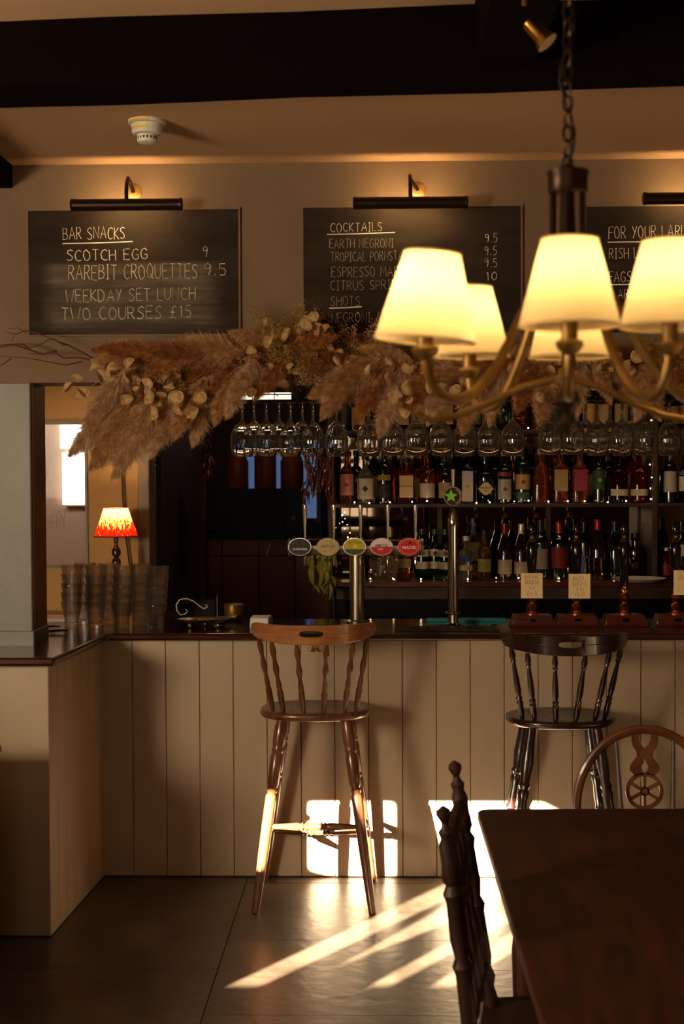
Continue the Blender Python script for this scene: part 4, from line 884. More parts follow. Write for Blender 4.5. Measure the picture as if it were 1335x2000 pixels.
bottle(1330, Yb, zl, 'wine', .04, .33, 'dark', 0, 'black bottle with a white label at the right edge of the back counter', 'white', '#101010', lz=(.4, .6), group=gb)
bottle(790, Yb - .02, zl, 'round', .036, .24, 'amber', 0, 'small amber bottle with a beige label behind the rightmost tap badge', 'beige', '#15100c', lz=(.3, .5), group=gb)
bottle(705, Yb + .06, zl, 'wine', .038, .32, 'dark', 0, 'black wine bottle behind the steel tap column', 'white', '#101010', lz=(.5, .62), group=gb)
bottle(762, Yb + .12, zl, 'wine', .036, .30, 'gold', 0, 'olive gold bottle behind the white and red tap badge', None, '#8a7a2a', group=gb)
# tumblers by the steel column, steel measures
def tumbler_mesh(r1, r2, h, fl=.03, n_=40, base=.012):
    o = [(.0005, 0), (r1 * .9, 0), (r1, .003), (r1 * 1.0, h * .30), (r1 * 1.06, h * .34), (r2, h - .001), (r2 - .0008, h)]
    i = [(r2 - .0022, h - .001), (r1 * 1.06 - .003, h * .36), (r1 - .004, base + .004), (r1 * .7, base), (.0005, base)]
    o = o[:5] + [(r1 * 1.06 + (r2 - r1 * 1.06) * .5, h * .66), (r1 * 1.06 + (r2 - r1 * 1.06) * .56 + .0008, h * .69)] + o[5:]; vs = MB().lathe(o + i, n=n_, flute=fl, fn=10, fz=(.002, h * .32)); return vs.mesh('tumbler', M_thin, 50)
tmsh = tumbler_mesh(.034, .0525, .112)
def tumbler(x_, y_, z, lab, group, me=tmsh, rot=0, tilt=(0, 0)):
    o = link('tumbler', me); o.location = (x_, y_, z); o.rotation_euler = (tilt[0], tilt[1], rot); o['label'] = lab; o['category'] = 'glass'; o['group'] = group
tumbler(at(738, 1130, 8.12).x, 8.12, zl, 'short clear tumbler on the back counter right of the steel column', 'tumblers on the back counter')
tumbler(at(762, 1130, 8.05).x, 8.05, zl, 'lower fluted tumbler under the white and red tap badge', 'tumblers on the back counter')
tumbler(at(762, 1130, 8.05).x, 8.05, zl + .036, 'upper fluted tumbler under the white and red tap badge', 'tumblers on the back counter')
M_jig = mat('steel_cup', '#c8b89c', .15, 1)
jp = MB().lathe([(.012, 0), (.013, .002), (.020, .05), (.0188, .05), (.012, .004)], n=20).mesh('measuring_cup', M_jig)
for (px, lv) in ((1146, 0), (1156, 0), (1170, 0)):
    for k in range(3):
        o = link('measuring_cup', jp); o.location = (at(px + (0 if k else 0), 1130, 8.06).x, 8.06, zl + k * .038); o['category'] = 'measuring cup'; o['group'] = 'steel spirit measures'
        o['label'] = 'small steel measure, %s in the %s stack beside the second hand pump' % (('lowest', 'middle', 'topmost')[k], {1146: 'left', 1156: 'middle', 1170: 'right'}[px])
# ================================================================== ON THE BAR
# five-way T-bar font
TY = 6.66
cz = at(690, 1069, TY).z; xl_, xr_ = at(562, 1070, TY).x, at(827, 1070, TY).x; xc = at(697, 1150, TY).x
tf = thing('beer_font', 'steel T-shaped beer font with five badged taps on the bar', 'beer tap', (xc, TY, BT))
part('column', MB().lathe([(.050, 0), (.050, .018), (.0365, .024), (.0365, cz - BT - .03)], (xc, TY, BT), 32), M_steel, tf)
part('manifold', MB().lathe([(.032, 0), (.041, .003), (.041, .012), (.037, .014), (.037, xr_ - xl_ - .014), (.041, xr_ - xl_ - .012), (.041, xr_ - xl_ - .003), (.032, xr_ - xl_)], (xl_, TY, cz), 28, (1, 0, 0)), mat('satin_manifold', '#b8a890', .32, .8), tf)
part('copper_band', MB().lathe([(.0373, .03), (.0380, .031), (.0380, xr_ - xl_ - .031), (.0373, xr_ - xl_ - .03)], (xl_, TY + .0014, cz + .0014), 28, (1, 0, 0), cap=False), mat('band_bronze', '#5a3a22', .25, .9), tf)
BD = [(585, '#0b0a0a', 'GUINNESS', '#d8d0c0', 'black oval badge with a gold harp'), (640, '#b0a070', 'HEREFORD', '#6a5a40', 'pale green and gold oval badge'), (692, '#b8a81c', 'THATCHERS', '#5a5010', 'yellow oval badge with green hills'), (745, '#d8d0c8', 'AMSTEL', '#14100e', 'white and red round badge'), (799, '#c4121c', 'MADRI', '#e8d8d0', 'red oval badge with a white ring')]
HP = [(0, .006), (.06, .0065), (.10, .005), (.14, .0065), (.2, .006), (.6, .0085), (.95, .011), (.985, .010), (1, .005)]
M_hand = mat('handle_silver', '#cfc6b6', .22, .9, var=.2, vs=30)
for i, (px, col, tx, tc, ds_) in enumerate(BD):
    b = at(px, 1068, TY - .06); x_ = b.x; mb = MB()
    rx, rz_ = .0535, .0410
    def oval(q, s, y0, y1, x0=x_, z0=b.z):
        q.prism([(x0 + rx * s * math.cos(2 * PI * k / 36), y0, z0 + rz_ * s * math.sin(2 * PI * k / 36)) for k in range(36)], (0, y1 - y0, 0))
    bd = part('badge', mb, M_chrome, tf) if 0 else None
    q = MB(); oval(q, 1.0, TY - .060, TY - .048); bd = part('badge', q, M_chrome if i in (0, 2) else mat('badge_rim', ('#d8d0c0', '#a09a70', '#d0c8a0', '#c8a8a0', '#d8b0a8')[i], .3), tf, ds_)
    q = MB(); oval(q, .955, TY - .0615, TY - .058); part('badge_face', q, mat('badge_face', col, .3), bd)
    if i == 3:
        q = MB(); q.prism([(x_ + rx * .92 * math.cos(PI + PI * k / 18), TY - .0622, b.z + rz_ * .92 * math.sin(PI + PI * k / 18) - .0) for k in range(19)], (0, .001, 0)); part('red_half', q, mat('badge_red', '#c01420', .35), bd)
    if i == 2:
        q = MB(); q.prism([(x_ + rx * .90 * math.cos(PI * 1.1 + PI * .8 * k / 18), TY - .0622, b.z + rz_ * .90 * math.sin(PI * 1.1 + PI * .8 * k / 18)) for k in range(19)], (0, .001, 0)); part('green_hills', q, mat('badge_green', '#3c4410', .4), bd)
        q = MB().sphere((x_ + .002, TY - .061, b.z + .002), .012, 12, 6, (1, .1, .8)); part('apple_emblem', q, mat('badge_gold', '#d8c068', .4), bd)
    if i == 1:
        q = MB()
        for k in range(14):
            a = R.uniform(0, 6.28); d_ = R.uniform(.01, .034); q.sphere((x_ + d_ * math.cos(a), TY - .0615, b.z + d_ * .75 * math.sin(a)), R.uniform(.004, .007), 8, 4, (1, .12, 1))
        part('painted_fruit', q, mat('badge_fruit', '#c88a50', .5, sub='#7a8a50', vs=60), bd)
    if i == 0:
        q = MB(); zz = b.z + .014
        q.tube([(x_ - .008, TY - .0625, zz + .012), (x_ - .006, TY - .0625, zz - .002), (x_, TY - .0625, zz - .012), (x_ + .007, TY - .0625, zz + .012), (x_ - .008, TY - .0625, zz + .012)], .0012, 4)
        for k in range(4): q.tube([(x_ - .005 + k * .003, TY - .0625, zz + .011), (x_ - .002 + k * .001, TY - .0625, zz - .008)], .0005, 3)
        part('harp_emblem', q, M_brass, bd)
    if i == 4:
        part('figure_emblem', MB().sphere((x_ + .002, TY - .062, b.z + .019), .006, 10, 6, (1, .15, 1.2)), M_black, bd)
        for s_ in range(1):
            q = MB(); q.tube([(x_ + rx * .80 * math.cos(2 * PI * k / 30), TY - .0622, b.z + rz_ * .80 * math.sin(2 * PI * k / 30)) for k in range(31)], .0007, 4, False); part('white_ring', q, M_chalk, bd)
    o = link('lettering', text_mesh(tx, (.0145, .014, .012, .018, .0215)[i], mat('badge_ink', tc, .5), .0003), bd); o.location = (x_, TY - .0628, b.z + (-.011, .002, .019, .006, -.004)[i])
    if i == 3: o = link('lettering', text_mesh('BIER', .013, M_chalk, .0003), bd); o.location = (x_ - .006, TY - .0632, b.z - .011)
    part('badge_stem', MB().lathe([(.008, 0), (.008, .03)], (x_, TY - .049, b.z), 10, (0, 1, 0)), M_chrome, tf)
    hp = at(px + 12, 1050, TY - .02); ht = at(px + 12, 985, TY - .02); xh = hp.x if i != 0 else at(596, 1050, TY).x
    part('tap_handle', MB().turned((xh, TY - .02, cz + .033), (xh, TY - .035, ht.z), HP, 12), M_hand, tf)
    part('spout', MB().tube([(xh, TY - .02, cz - .03), (xh, TY - .03, cz - .06), (xh, TY - .03, cz - .085)], [.008, .007, .006], 10), M_chrome, tf)
q = MB(); ps = [(560, 1066), (545, 1056), (532, 1058), (525, 1070), (521, 1088)]
q.tube([at(a, b, TY) for a, b in ps], [.006, .006, .006, .008, .006], 8); part('side_spout', q, M_brassd, tf)
# tall single font
T2 = 6.62; x2 = at(884, 1100, T2).x
t2 = thing('tall_beer_font', 'tall slim chrome beer font with a round star badge', 'beer tap', (x2, T2, BT))
zt2 = at(884, 992, T2).z
part('column', MB().lathe([(.032, 0), (.034, .006), (.026, .012), (.024, .05), (.036, .056), (.036, .062), (.024, .066), (.024, zt2 - BT - .09), (.027, zt2 - BT - .08), (.023, zt2 - BT - .05), (.018, zt2 - BT - .02), (.012, zt2 - BT)], (x2, T2, BT), 28), M_chrome, t2)
bz = at(884, 969, T2).z; q = MB(); q.prism([(x2 + .044 * math.cos(2 * PI * k / 32), T2 - .03, bz + .044 * math.sin(2 * PI * k / 32)) for k in range(32)], (0, .012, 0)); bd = part('badge', q, M_steel, t2)
q = MB(); q.prism([(x2 + .040 * math.cos(2 * PI * k / 32), T2 - .0312, bz + .040 * math.sin(2 * PI * k / 32)) for k in range(32)], (0, .002, 0)); part('badge_face', q, mat('badge_wine', '#2a0c0a', .3), bd)
q = MB(); pts = []
for k in range(10):
    rr_ = .034 if k % 2 == 0 else .014; a = PI / 2 + k * PI / 5; pts.append((x2 - .010 + rr_ * math.cos(a), T2 - .0325, bz + rr_ * math.sin(a)))
q.prism(pts, (0, .0012, 0)); part('star', q, mat('star_green', '#7ac828', .3), bd, 'lime green five-pointed star')
q = MB()
for k in range(11):
    a = -1.15 + k * .23; c_ = Vector((x2 + .034 * math.cos(a), T2 - .0325, bz + .034 * math.sin(a))); q.sphere(c_, .0032, 6, 4, (1, .2, 1))
part('lettering_ring', q, mat('badge_gold2', '#d8a838', .4), bd)
part('tap_handle', MB().turned((x2, T2 - .012, bz + .04), (x2, T2 - .02, bz + .04 + .085), [(0, .006), (.1, .007), (.7, .010), (1, .011)], 12), M_hand, t2)
# hand pumps
M_jet = mat('jet_black_handle', '#090706', .12, coat=.4)
def pump(px, Y, card, label, h=1.0):
    x_ = at(px, 1200, Y).x; t = thing('hand_pump', label, 'hand pump', (x_, Y, BT))
    q = MB(); w_ = .098
    q.hexa([(x_ - w_, Y - .06, BT), (x_ + w_, Y - .06, BT), (x_ + w_, Y + .06, BT), (x_ - w_, Y + .06, BT), (x_ - w_ * .88, Y - .05, BT + .052), (x_ + w_ * .88, Y - .05, BT + .052), (x_ + w_ * .88, Y + .05, BT + .052), (x_ - w_ * .88, Y + .05, BT + .052)])
    part('pump_box', q, M_red, t, bevel=.003)
    part('box_moulding', MB().box(x_ - w_ - .004, Y - .066, BT, x_ + w_ + .004, Y + .066, BT + .012, .003), M_red, t)
    q = MB(); q.box(x_ - .016, Y - .0592, BT + .022, x_ + .016, Y - .056, BT + .040); pl = part('name_plate', q, M_chrome, t)
    part('plate_face', MB().box(x_ - .0135, Y - .0600, BT + .0245, x_ + .0135, Y - .0590, BT + .0375), M_blackg, pl)
    z0 = BT + .052
    part('brass_base', MB().lathe([(.034, 0), (.034, .006), (.020, .014), (.024, .024), (.027, .036), (.020, .048), (.014, .054), (.022, .062), (.026, .076), (.020, .09), (.013, .098), (.019, .104), (.019, .112), (.012, .118), (.014, .13)], (x_, Y, z0), 24), M_copper, t)
    zt_ = z0 + .13
    part('handle', MB().lathe([(.012, 0), (.018, .006), (.020, .03), (.018, .06), (.023, .12), (.026, .17), (.021, .20), (.016, .206)], (x_, Y, zt_), 20), M_jet, t)
    part('brass_collar', MB().lathe([(.016, .206), (.019, .210), (.015, .218), (.011, .224), (.013, .232), (.009, .24)], (x_, Y, zt_), 16), M_brass, t)
    part('handle_tip', MB().lathe([(.007, .24), (.012, .246), (.014, .262), (.010, .285), (.004, .30), (.001, .306)], (x_, Y, zt_), 14), M_jet, t)
    return t, x_, z0
def card(px, Y, cy_, w_, h_, lines, label):
    c_ = at(px, cy_, Y); hw, hh = w_ / 2 * Y / F, h_ / 2 * Y / F
    t = thing('price_card', label, 'price card', (c_.x, Y, c_.z))
    part('card', MB().box(c_.x - hw, Y, c_.z - hh, c_.x + hw, Y + .004, c_.z + hh), M_cream, t)
    for (tx, dx, dy, w2, h2, rad) in lines:
        q = MB(); s = Y / F; o = at(px + dx - w2 / 2, cy_ + dy + h2 / 2, Y - .0005); write(q, tx, lambda u, v: Vector((o.x + u * s, Y - .0005, o.z + v * s)), w2, h2, rad * 1.2, .03); part('lettering', q, M_ink, t)
pY = 6.60
pump(1038, pY, 0, 'hand pump with its card reading BUTCOMBE ORIGINAL'); card(1038, pY - .032, 1144, 42, 49, [('BUTCOMBE', 0, -17, 27, 7, .0008), ('ORIGINAL', 1, -7, 28, 8, .0010), ('4%', 0, 4, 13, 7, .0009), ('£4.5', 0, 15, 18, 9, .0009)], 'cream handwritten price card reading BUTCOMBE ORIGINAL')
pump(1125, pY, 0, 'hand pump with its card reading BATH GEM'); card(1131, pY - .032, 1145, 42, 48, [('BATH', -2, -16, 19, 7, .0008), ('GEM', -1, -6, 27, 10, .0011), ('4.1%', 1, 6, 14, 7, .0008), ('£4.75', 1, 16, 20, 8, .0008)], 'cream handwritten price card reading BATH GEM')
pump(1218, pY, 0, 'hand pump without a card, copper base in full view')
pump(1318, pY, 0, 'hand pump at the right edge of the bar'); card(1336, pY - .032, 1138, 42, 48, [('ALE', 0, -10, 24, 10, .001)], 'cream price card at the right edge, cut off by the frame')
# drip trays and mats
def tray(x0, x1, y0, y1, label, m, nm='drip_tray', z=BT, hgt=.008):
    a, b = at(x0, 1200, y0).x, at(x1, 1200, y0).x; t = thing(nm, label, 'drip tray', ((a + b) / 2, y0, z))
    part('pan', MB().box(a, y0, z, b, y1, z + hgt, .002), m, t); q = MB(); n_ = int((b - a) / .012)
    for k in range(n_): q.box(a + .006 + k * (b - a - .012) / n_, y0 + .008, z + hgt, a + .006 + k * (b - a - .012) / n_ + .004, y1 - .008, z + hgt + .003)
    part('grille', q, m, t, kind='stuff')
M_rub = mat('black_rubber', '#0c0b0a', .5)
tray(770, 975, 6.36, 6.52, 'black ribbed drip mat in front of the tall beer font', M_rub)
tray(595, 690, 6.42, 6.54, 'black drip mat in front of the five-way font', M_rub)
a, b = at(832, 1190, 6.8).x, at(988, 1190, 6.8).x
solo('bar_towel', MB().box(a, 6.78, BT, b, 6.86, BT + .012, .004), mat('teal_cloth', '#1f7f86', .8, bump=.5, bs=120), 'narrow teal bar towel lying behind the tall font', 'towel')
a, b = at(1195, 1150, 7.6), at(1292, 1150, 7.6)
q = MB(); q.lathe([(.02, 0), (.11, .002), (.145, .018), (.150, .018), (.112, -.002), (.02, -.004)], (at(1245, 1150, 8.0).x, 7.96 + .0, zs['low'] + .004), 28); 
# under-counter behind the bar: dark sink unit
ub = thing('sink_unit', 'dark steel sink unit below the back bar', 'sink unit', (.8, 7.2, 0))
part('body', MB().box(-.2, 7.78, 0, 2.4, 7.97, .86), M_blackg, ub); part('worktop', MB().box(-.22, 7.74, .86, 2.4, 7.975, .89, .004), M_steel, ub)
solo('white_plate', q, M_white, 'white oval plate on the back counter behind the third hand pump', 'plate')
# stacked tumblers -------------------------------------------------------
stk = [(140, 6.66, 'leftmost front'), (186, 6.62, 'second front'), (238, 6.58, 'third front'), (305, 6.56, 'rightmost front'), (163, 6.80, 'left rear'), (212, 6.78, 'middle rear'), (272, 6.72, 'right rear')]
for (px, Y, nm) in stk:
    x_ = at(px, 1200, Y).x; lx, ly = R.uniform(-.001, .0035), 0
    for k in range(5):
        pos = ('bottom', 'second from bottom', 'middle', 'second from top', 'top')[k]
        tumbler(x_ + lx * k, Y + ly * k, BT + k * .043, '%s tumbler of the %s stack at the bar corner' % (pos, nm), 'tumblers in the %s stack' % nm, rot=R.uniform(0, 6))
# scroll-handled silver dish with a receipt spike and screen behind it
M_wireh = mat('bright_wire', '#c8b8a0', .35, .5)
M_pew = mat('pewter', '#8a8272', .3, .95, var=.3, vs=30)
dc = onbar(398, 6.55)
dh = thing('scroll_handled_dish', 'ornate footed metal dish with a scrolled wire handle', 'dish', dc)
q = MB(); vs = []; n_ = 40
for (rx, rz_, z) in ((.02, .02, .022), (.07, .05, .024), (.115, .075, .034), (.122, .080, .040), (.115, .074, .038), (.07, .05, .029), (.001, .001, .027)):
    for k in range(n_):
        a = 2 * PI * k / n_; s = 1 + .04 * math.cos(14 * a); vs.append((dc.x + rx * s * math.cos(a), dc.y + rz_ * s * math.sin(a), dc.z + z))
q.add(vs, [(i * n_ + k, i * n_ + (k + 1) % n_, (i + 1) * n_ + (k + 1) % n_, (i + 1) * n_ + k) for i in range(6) for k in range(n_)]); part('bowl', q, M_pew, dh)
for (dx, dy) in ((-.06, -.04), (.07, -.03), (0, .05)): part('foot', MB().sphere((dc.x + dx, dc.y + dy, dc.z + .012), .012, 12, 8), M_pew, dh)
hp_ = [(362, 1199), (352, 1201), (345, 1192), (344, 1181), (351, 1171), (364, 1169), (377, 1174), (390, 1184), (398, 1189), (404, 1186), (404, 1182), (400, 1182)]
q = MB(); q.tube([at(a, b, 6.5) for a, b in hp_], [.0034] * 11 + [.0028], 8); q.tube([at(a, b, 6.5) for a, b in ((362, 1199), (366, 1194), (362, 1190))], .003, 8); part('handle', q, M_wireh, dh)
q = MB(); vs = []
for k in range(14): q.sphere((dc.x + R.uniform(-.05, .05), dc.y + R.uniform(-.03, .03), dc.z + .036), R.uniform(.007, .011), 7, 5, (1.3, 1, .6))
part('nuts', q, mat('nuts', '#8a5a38', .6), dh, kind='stuff')
d2 = onbar(442, 6.72)
ds2 = thing('metal_tray', 'flat square metal tray with up-curved edge beside the dish', 'tray', d2)
part('plate', MB().hexa([(d2.x - .07, d2.y - .05, d2.z + .02), (d2.x + .03, d2.y - .05, d2.z + .022), (d2.x + .03, d2.y + .05, d2.z + .022), (d2.x - .07, d2.y + .05, d2.z + .02), (d2.x - .075, d2.y - .055, d2.z + .028), (d2.x + .05, d2.y - .055, d2.z + .034), (d2.x + .05, d2.y + .055, d2.z + .034), (d2.x - .075, d2.y + .055, d2.z + .028)]), M_pew, ds2)
part('foot', MB().lathe([(.02, 0), (.012, .006), (.01, .02)], (d2.x - .02, d2.y, d2.z), 14), M_pew, ds2)
a = onbar(385, 6.86); sc = thing('card_display', 'black slanted display panel behind the scroll-handled dish', 'display', a)
part('panel', MB().hexa([(a.x - .10, a.y - .03, a.z), (a.x + .09, a.y - .03, a.z), (a.x + .09, a.y - .022, a.z), (a.x - .10, a.y - .022, a.z), (a.x - .10, a.y, a.z + .10), (a.x + .09, a.y, a.z + .10), (a.x + .09, a.y + .008, a.z + .10), (a.x - .10, a.y + .008, a.z + .10)]), M_blackg, sc)
part('stand', MB().box(a.x - .06, a.y - .022, a.z, a.x + .05, a.y + .05, a.z + .006), M_black, sc)
a = onbar(424, 6.62); sk = thing('receipt_spike', 'thin upright metal receipt spike beside the dish', 'receipt spike', a)
part('spike', MB().tube([a + Vector((0, 0, .004)), a + Vector((0, 0, .14))], [.002, .0012], 8), M_wireh, sk); part('foot', MB().lathe([(.028, 0), (.028, .003), (.004, .008)], a, 20), M_brassd, sk)
a = onbar(509, 6.52); cr_ = thing('card_reader', 'small white card reader standing on the bar', 'card reader', a)
part('case', MB().hexa([(a.x - .05, a.y - .03, a.z), (a.x + .04, a.y - .03, a.z), (a.x + .055, a.y + .05, a.z), (a.x - .045, a.y + .05, a.z), (a.x - .048, a.y - .024, a.z + .048), (a.x + .036, a.y - .024, a.z + .048), (a.x + .05, a.y + .05, a.z + .055), (a.x - .042, a.y + .05, a.z + .055)]), M_white, cr_, bevel=.005)
part('paper_slot', MB().box(a.x - .036, a.y - .0305, a.z + .012, a.x + .026, a.y - .0275, a.z + .016), M_black, cr_)
a = onbar(457, 6.87); tn = thing('brass_tin', 'small dull brass tin in shade at the back of the bar', 'tin', a)
part('body', MB().lathe([(.045, 0), (.047, .003), (.047, .065), (.044, .068)], a, 28), mat('dull_brass', '#8a6a34', .4, .8), tn); part('lid', MB().lathe([(.049, .062), (.049, .076), (.040, .08)], a, 28), mat('dull_brass_lid', '#7a5c2c', .4, .8), tn)
for (px, Y, nm) in ((112, 6.30, 'nearer'), (97, 6.48, 'farther')):
    a = onbar(px, Y); t = thing('bottle_opener', '%s dark folded corkscrew lying on the counter beside the post' % nm, 'corkscrew', a, 'corkscrews by the post')
    part('handle', MB().tube([a + Vector((-.055, -.004, .010)), a + Vector((-.02, 0, .012)), a + Vector((.012, .004, .014)), a + Vector((.045, .010, .012))], [.006, .011, .010, .006], 8, True, .6), M_black, t); part('lever', MB().tube([a + Vector((-.03, .008, .006)), a + Vector((0, .012, .010)), a + Vector((.045, .014, .014))], .003, 6), M_steel, t)
a = Vector((-1.62, 6.9, BT)); pps = thing('paper_menus', 'pile of pale menus on the counter behind the post', 'menus', a)
for k, cc in enumerate(('#c8b8b0', '#9aa0b8', '#d0a890')): part('sheet', MB().box(a.x - .1, a.y - .08 + k * .01, a.z + k * .004, a.x + .16, a.y + .12 + k * .01, a.z + k * .004 + .0035), mat('menu_paper', cc, .7), pps)

# ------------------------------------------------------------------ left recess: wall, lamp, window
RY = 7.62
gx0, gx1 = at(60, 900, RY).x, at(166, 900, RY).x; wz_t, wz_b = at(120, 828, RY).z, at(120, 1104, RY).z
jx = at(270, 900, RY).x; jx2 = at(292, 900, RY).x
rw = struct('wall_recess', MB().box(-4.6, RY, 0, gx0, RY + .1, CZ).box(gx1, RY, 0, jx, RY + .1, CZ).box(gx0, RY, 0, gx1, RY + .1, wz_b).box(gx0, RY, wz_t, gx1, RY + .1, CZ), M_orange)
struct('trim_doorway', MB().box(jx, RY - .03, 0, jx + .062, RY + .16, CZ, .004), mat('doorway_trim_paint', '#7c6a52', .5))
w2 = struct('window_2', MB().box(gx0 - .01, RY - .012, wz_b - .015, gx1 + .014, RY + .02, wz_b).box(gx1, RY - .012, wz_b, gx1 + .014, RY + .02, wz_t).box(gx0 - .01, RY - .012, wz_t, gx1 + .014, RY + .02, wz_t + .012), mat('window_frame_paint', '#6e6a5a', .5))
gp = part('pane', MB().box(gx0, RY + .0, wz_b, gx1, RY + .004, wz_t), mat('window_glass', (1, 1, 1), .0, trans=1, ior=1.1), w2)
q = MB(); s = RY / F; o_ = at(106, 892, RY - .003); write(q, 'UAN', lambda u, v: Vector((o_.x + u * s, RY - .002, o_.z + v * s)), 18, 8, .0006)
for (x_, y_, h_) in ((98, 1035, 30), (104, 1036, 42), (110, 1037, 36), (116, 1036, 48), (122, 1037, 30), (126, 1036, 40)):
    q.tube([at(x_, y_, RY - .002), at(x_ + R.uniform(-2, 2), y_ - h_ * .6, RY - .002), at(x_ + R.uniform(-5, 5), y_ - h_, RY - .002)], .0007, 4)
    for j in range(3): b0 = y_ - h_ * R.uniform(.3, .9); q.tube([at(x_, b0, RY - .002), at(x_ + R.choice((-4, 4)), b0 - 5, RY - .002)], .0005, 4)
q.tube([at(90, 935, RY - .002), at(92, 920, RY - .002), at(88, 912, RY - .002)], .0008, 4); q.tube([at(86, 941, RY - .002), at(100, 941, RY - .002)], .0007, 4)
part('etched_drawing', q, mat('etched_ink', '#6a5448', .7), w2)
# sunny building across the street, seen through the pane
M_fac = mat('facade_render', '#d9bca4', .8, var=.06, vs=3, emit=None)
fy = 9.3
fac = thing('house_facade', 'pale pink house front across the street seen through the recess window', 'house', (-2.3, fy, 0))
part('wall', MB().box(-4.5, fy, 0, jx + .06, fy + .1, CZ), M_fac, fac)
def r2(x0, y0, x1, y1, Y=fy): a = at(x0, y0, Y); b = at(x1, y1, Y); return a.x, b.z, b.x, a.z
x0, z0, x1, z1 = r2(128, 840, 190, 988); part('window', MB().box(x0, fy - .03, z0, x1, fy, z1), M_fac, fac)
M_pane_glow = mat('glowing_pane', '#fff8ec', .5, emit=(1, .93, .82), es=2.4)  # sunlit brightness of the panes given as emission
for (a, b, c_, d_) in ((120, 826, 180, 876), (124, 884, 180, 985)):
    x0, z0, x1, z1 = r2(a, b, c_, d_); part('pane', MB().box(x0, fy - .045, z0, x1, fy - .03, z1), M_pane_glow, fac, 'pane that glows in place of sunlight')
lamp('street_daylight', 'AREA', (-2.2, 8.1, 2.9), 26, (1, .88, .76), (0, .75, -.66), shape='RECTANGLE', size=1.4, size_y=.3)
struct('wall_street_side', MB().box(jx + .07, RY + .16, 0, jx + .10, 9.4, CZ), M_darkwood)
# wooden pole/cable running up beside the lamp
q = MB(); q.tube([at(a, b, RY - .03) for a, b in ((254, 1110), (250, 1080), (245, 1045), (243, 1000), (240, 975), (239, 940), (237, 910), (242, 885), (243, 860), (241, 800))], [.005] * 10, 8)
solo('dried_vine', q, mat('dark_stem', '#2a1810', .6), 'dark wavy dried stem hanging from the garland behind the lamp', 'stem')
# table lamp with pleated shade
LY = 7.30; lx = at(227, 1100, LY).x; lp = thing('table_lamp', 'small table lamp with a red and cream pleated shade', 'lamp', (lx, LY, BT))
zb = lambda y: at(227, y, LY).z
pf = [(.045, BT), (.047, BT + .008), (.03, BT + .02), (.014, BT + .03)]
for yc_ in (1150, 1125, 1098, 1078): z_ = zb(yc_); pf += [(.011, z_ - .028), (.022, z_ - .016), (.0245, z_), (.020, z_ + .016), (.011, z_ + .026)]
pf += [(.009, zb(1062)), (.012, zb(1058)), (.012, zb(1046))]
pf = sorted(pf, key=lambda a: a[1])
part('base', MB().lathe([(r_, z - BT) for r_, z in pf], (lx, LY, BT), 24), mat('lamp_wood', '#241008', .2, coat=.5), lp)
m_sh, d_, t_ = translucent('pleated_shade', '#e0c070', .45)
nt = m_sh.node_tree; N = nt.nodes.new; tc = N('ShaderNodeTexCoord'); sx = N('ShaderNodeSeparateXYZ'); nt.links.new(tc.outputs['Generated'], sx.inputs[0])
no = N('ShaderNodeTexNoise'); no.inputs['Scale'].default_value = 26; mp = N('ShaderNodeMapping'); mp.inputs['Scale'].default_value = (1, 1, .16); nt.links.new(tc.outputs['Generated'], mp.inputs[0]); nt.links.new(mp.outputs[0], no.inputs['Vector'])
ad = N('ShaderNodeMath'); ad.operation = 'MULTIPLY_ADD'; ad.inputs[1].default_value = 2.0; nt.links.new(no.outputs['Fac'], ad.inputs[0]); nt.links.new(sx.outputs['Z'], ad.inputs[2])
cr = N('ShaderNodeValToRGB'); e = cr.color_ramp.elements; e[0].position = .0; e[0].color = (*lin('#7a1512'), 1); e[1].position = 1.0; e[1].color = (*lin('#f0d880'), 1)
for pos, cc in ((.30, '#c84a20'), (.38, '#e8b058'), (.43, '#b81c14'), (.70, '#d02a1c'), (.76, '#f0d070')): k = e.new(pos); k.color = (*lin(cc), 1)
mu = N('ShaderNodeMath'); mu.operation = 'MULTIPLY'; mu.inputs[1].default_value = .5; nt.links.new(ad.outputs[0], mu.inputs[0]); nt.links.new(mu.outputs[0], cr.inputs[0]); nt.links.new(cr.outputs[0], d_.inputs[0]); nt.links.new(cr.outputs[0], t_.inputs[0])
zt_, zb_ = zb(992), zb(1047); q = MB(); n_ = 120; vs = []
for (r_, z) in ((.112, zb_), (.083, (zt_ + zb_) / 2), (.060, zt_)):
    for k in range(n_): a = 2 * PI * k / n_; rr_ = r_ * (1 + (.03 if k % 2 else -.03)); vs.append((lx + rr_ * math.cos(a), LY + rr_ * math.sin(a), z))
q.add(vs, [(i * n_ + k, i * n_ + (k + 1) % n_, (i + 1) * n_ + (k + 1) % n_, (i + 1) * n_ + k) for i in range(2) for k in range(n_)]); part('shade', q, m_sh, lp, 'pleated shade patterned red and cream', sharp=180)
M_trim = mat('shade_trim', '#5a100c', .6)
part('trim', MB().tube([(lx + .113 * math.cos(2 * PI * k / 40), LY + .113 * math.sin(2 * PI * k / 40), zb_) for k in range(41)], .003, 6, False), M_trim, lp)
part('trim', MB().tube([(lx + .061 * math.cos(2 * PI * k / 40), LY + .061 * math.sin(2 * PI * k / 40), zt_) for k in range(41)], .002, 6, False), M_trim, lp)
part('bulb', MB().sphere((lx, LY, (zt_ + zb_) / 2), .02, 12, 8), mat('lamp_bulb', (1, .8, .5), .4, emit=(1, .62, .25), es=12), lp)
lamp('table_lamp_light', 'POINT', (lx, LY, (zt_ + zb_) / 2 + .03), 8, (1, .62, .26), shadow_soft_size=.022)

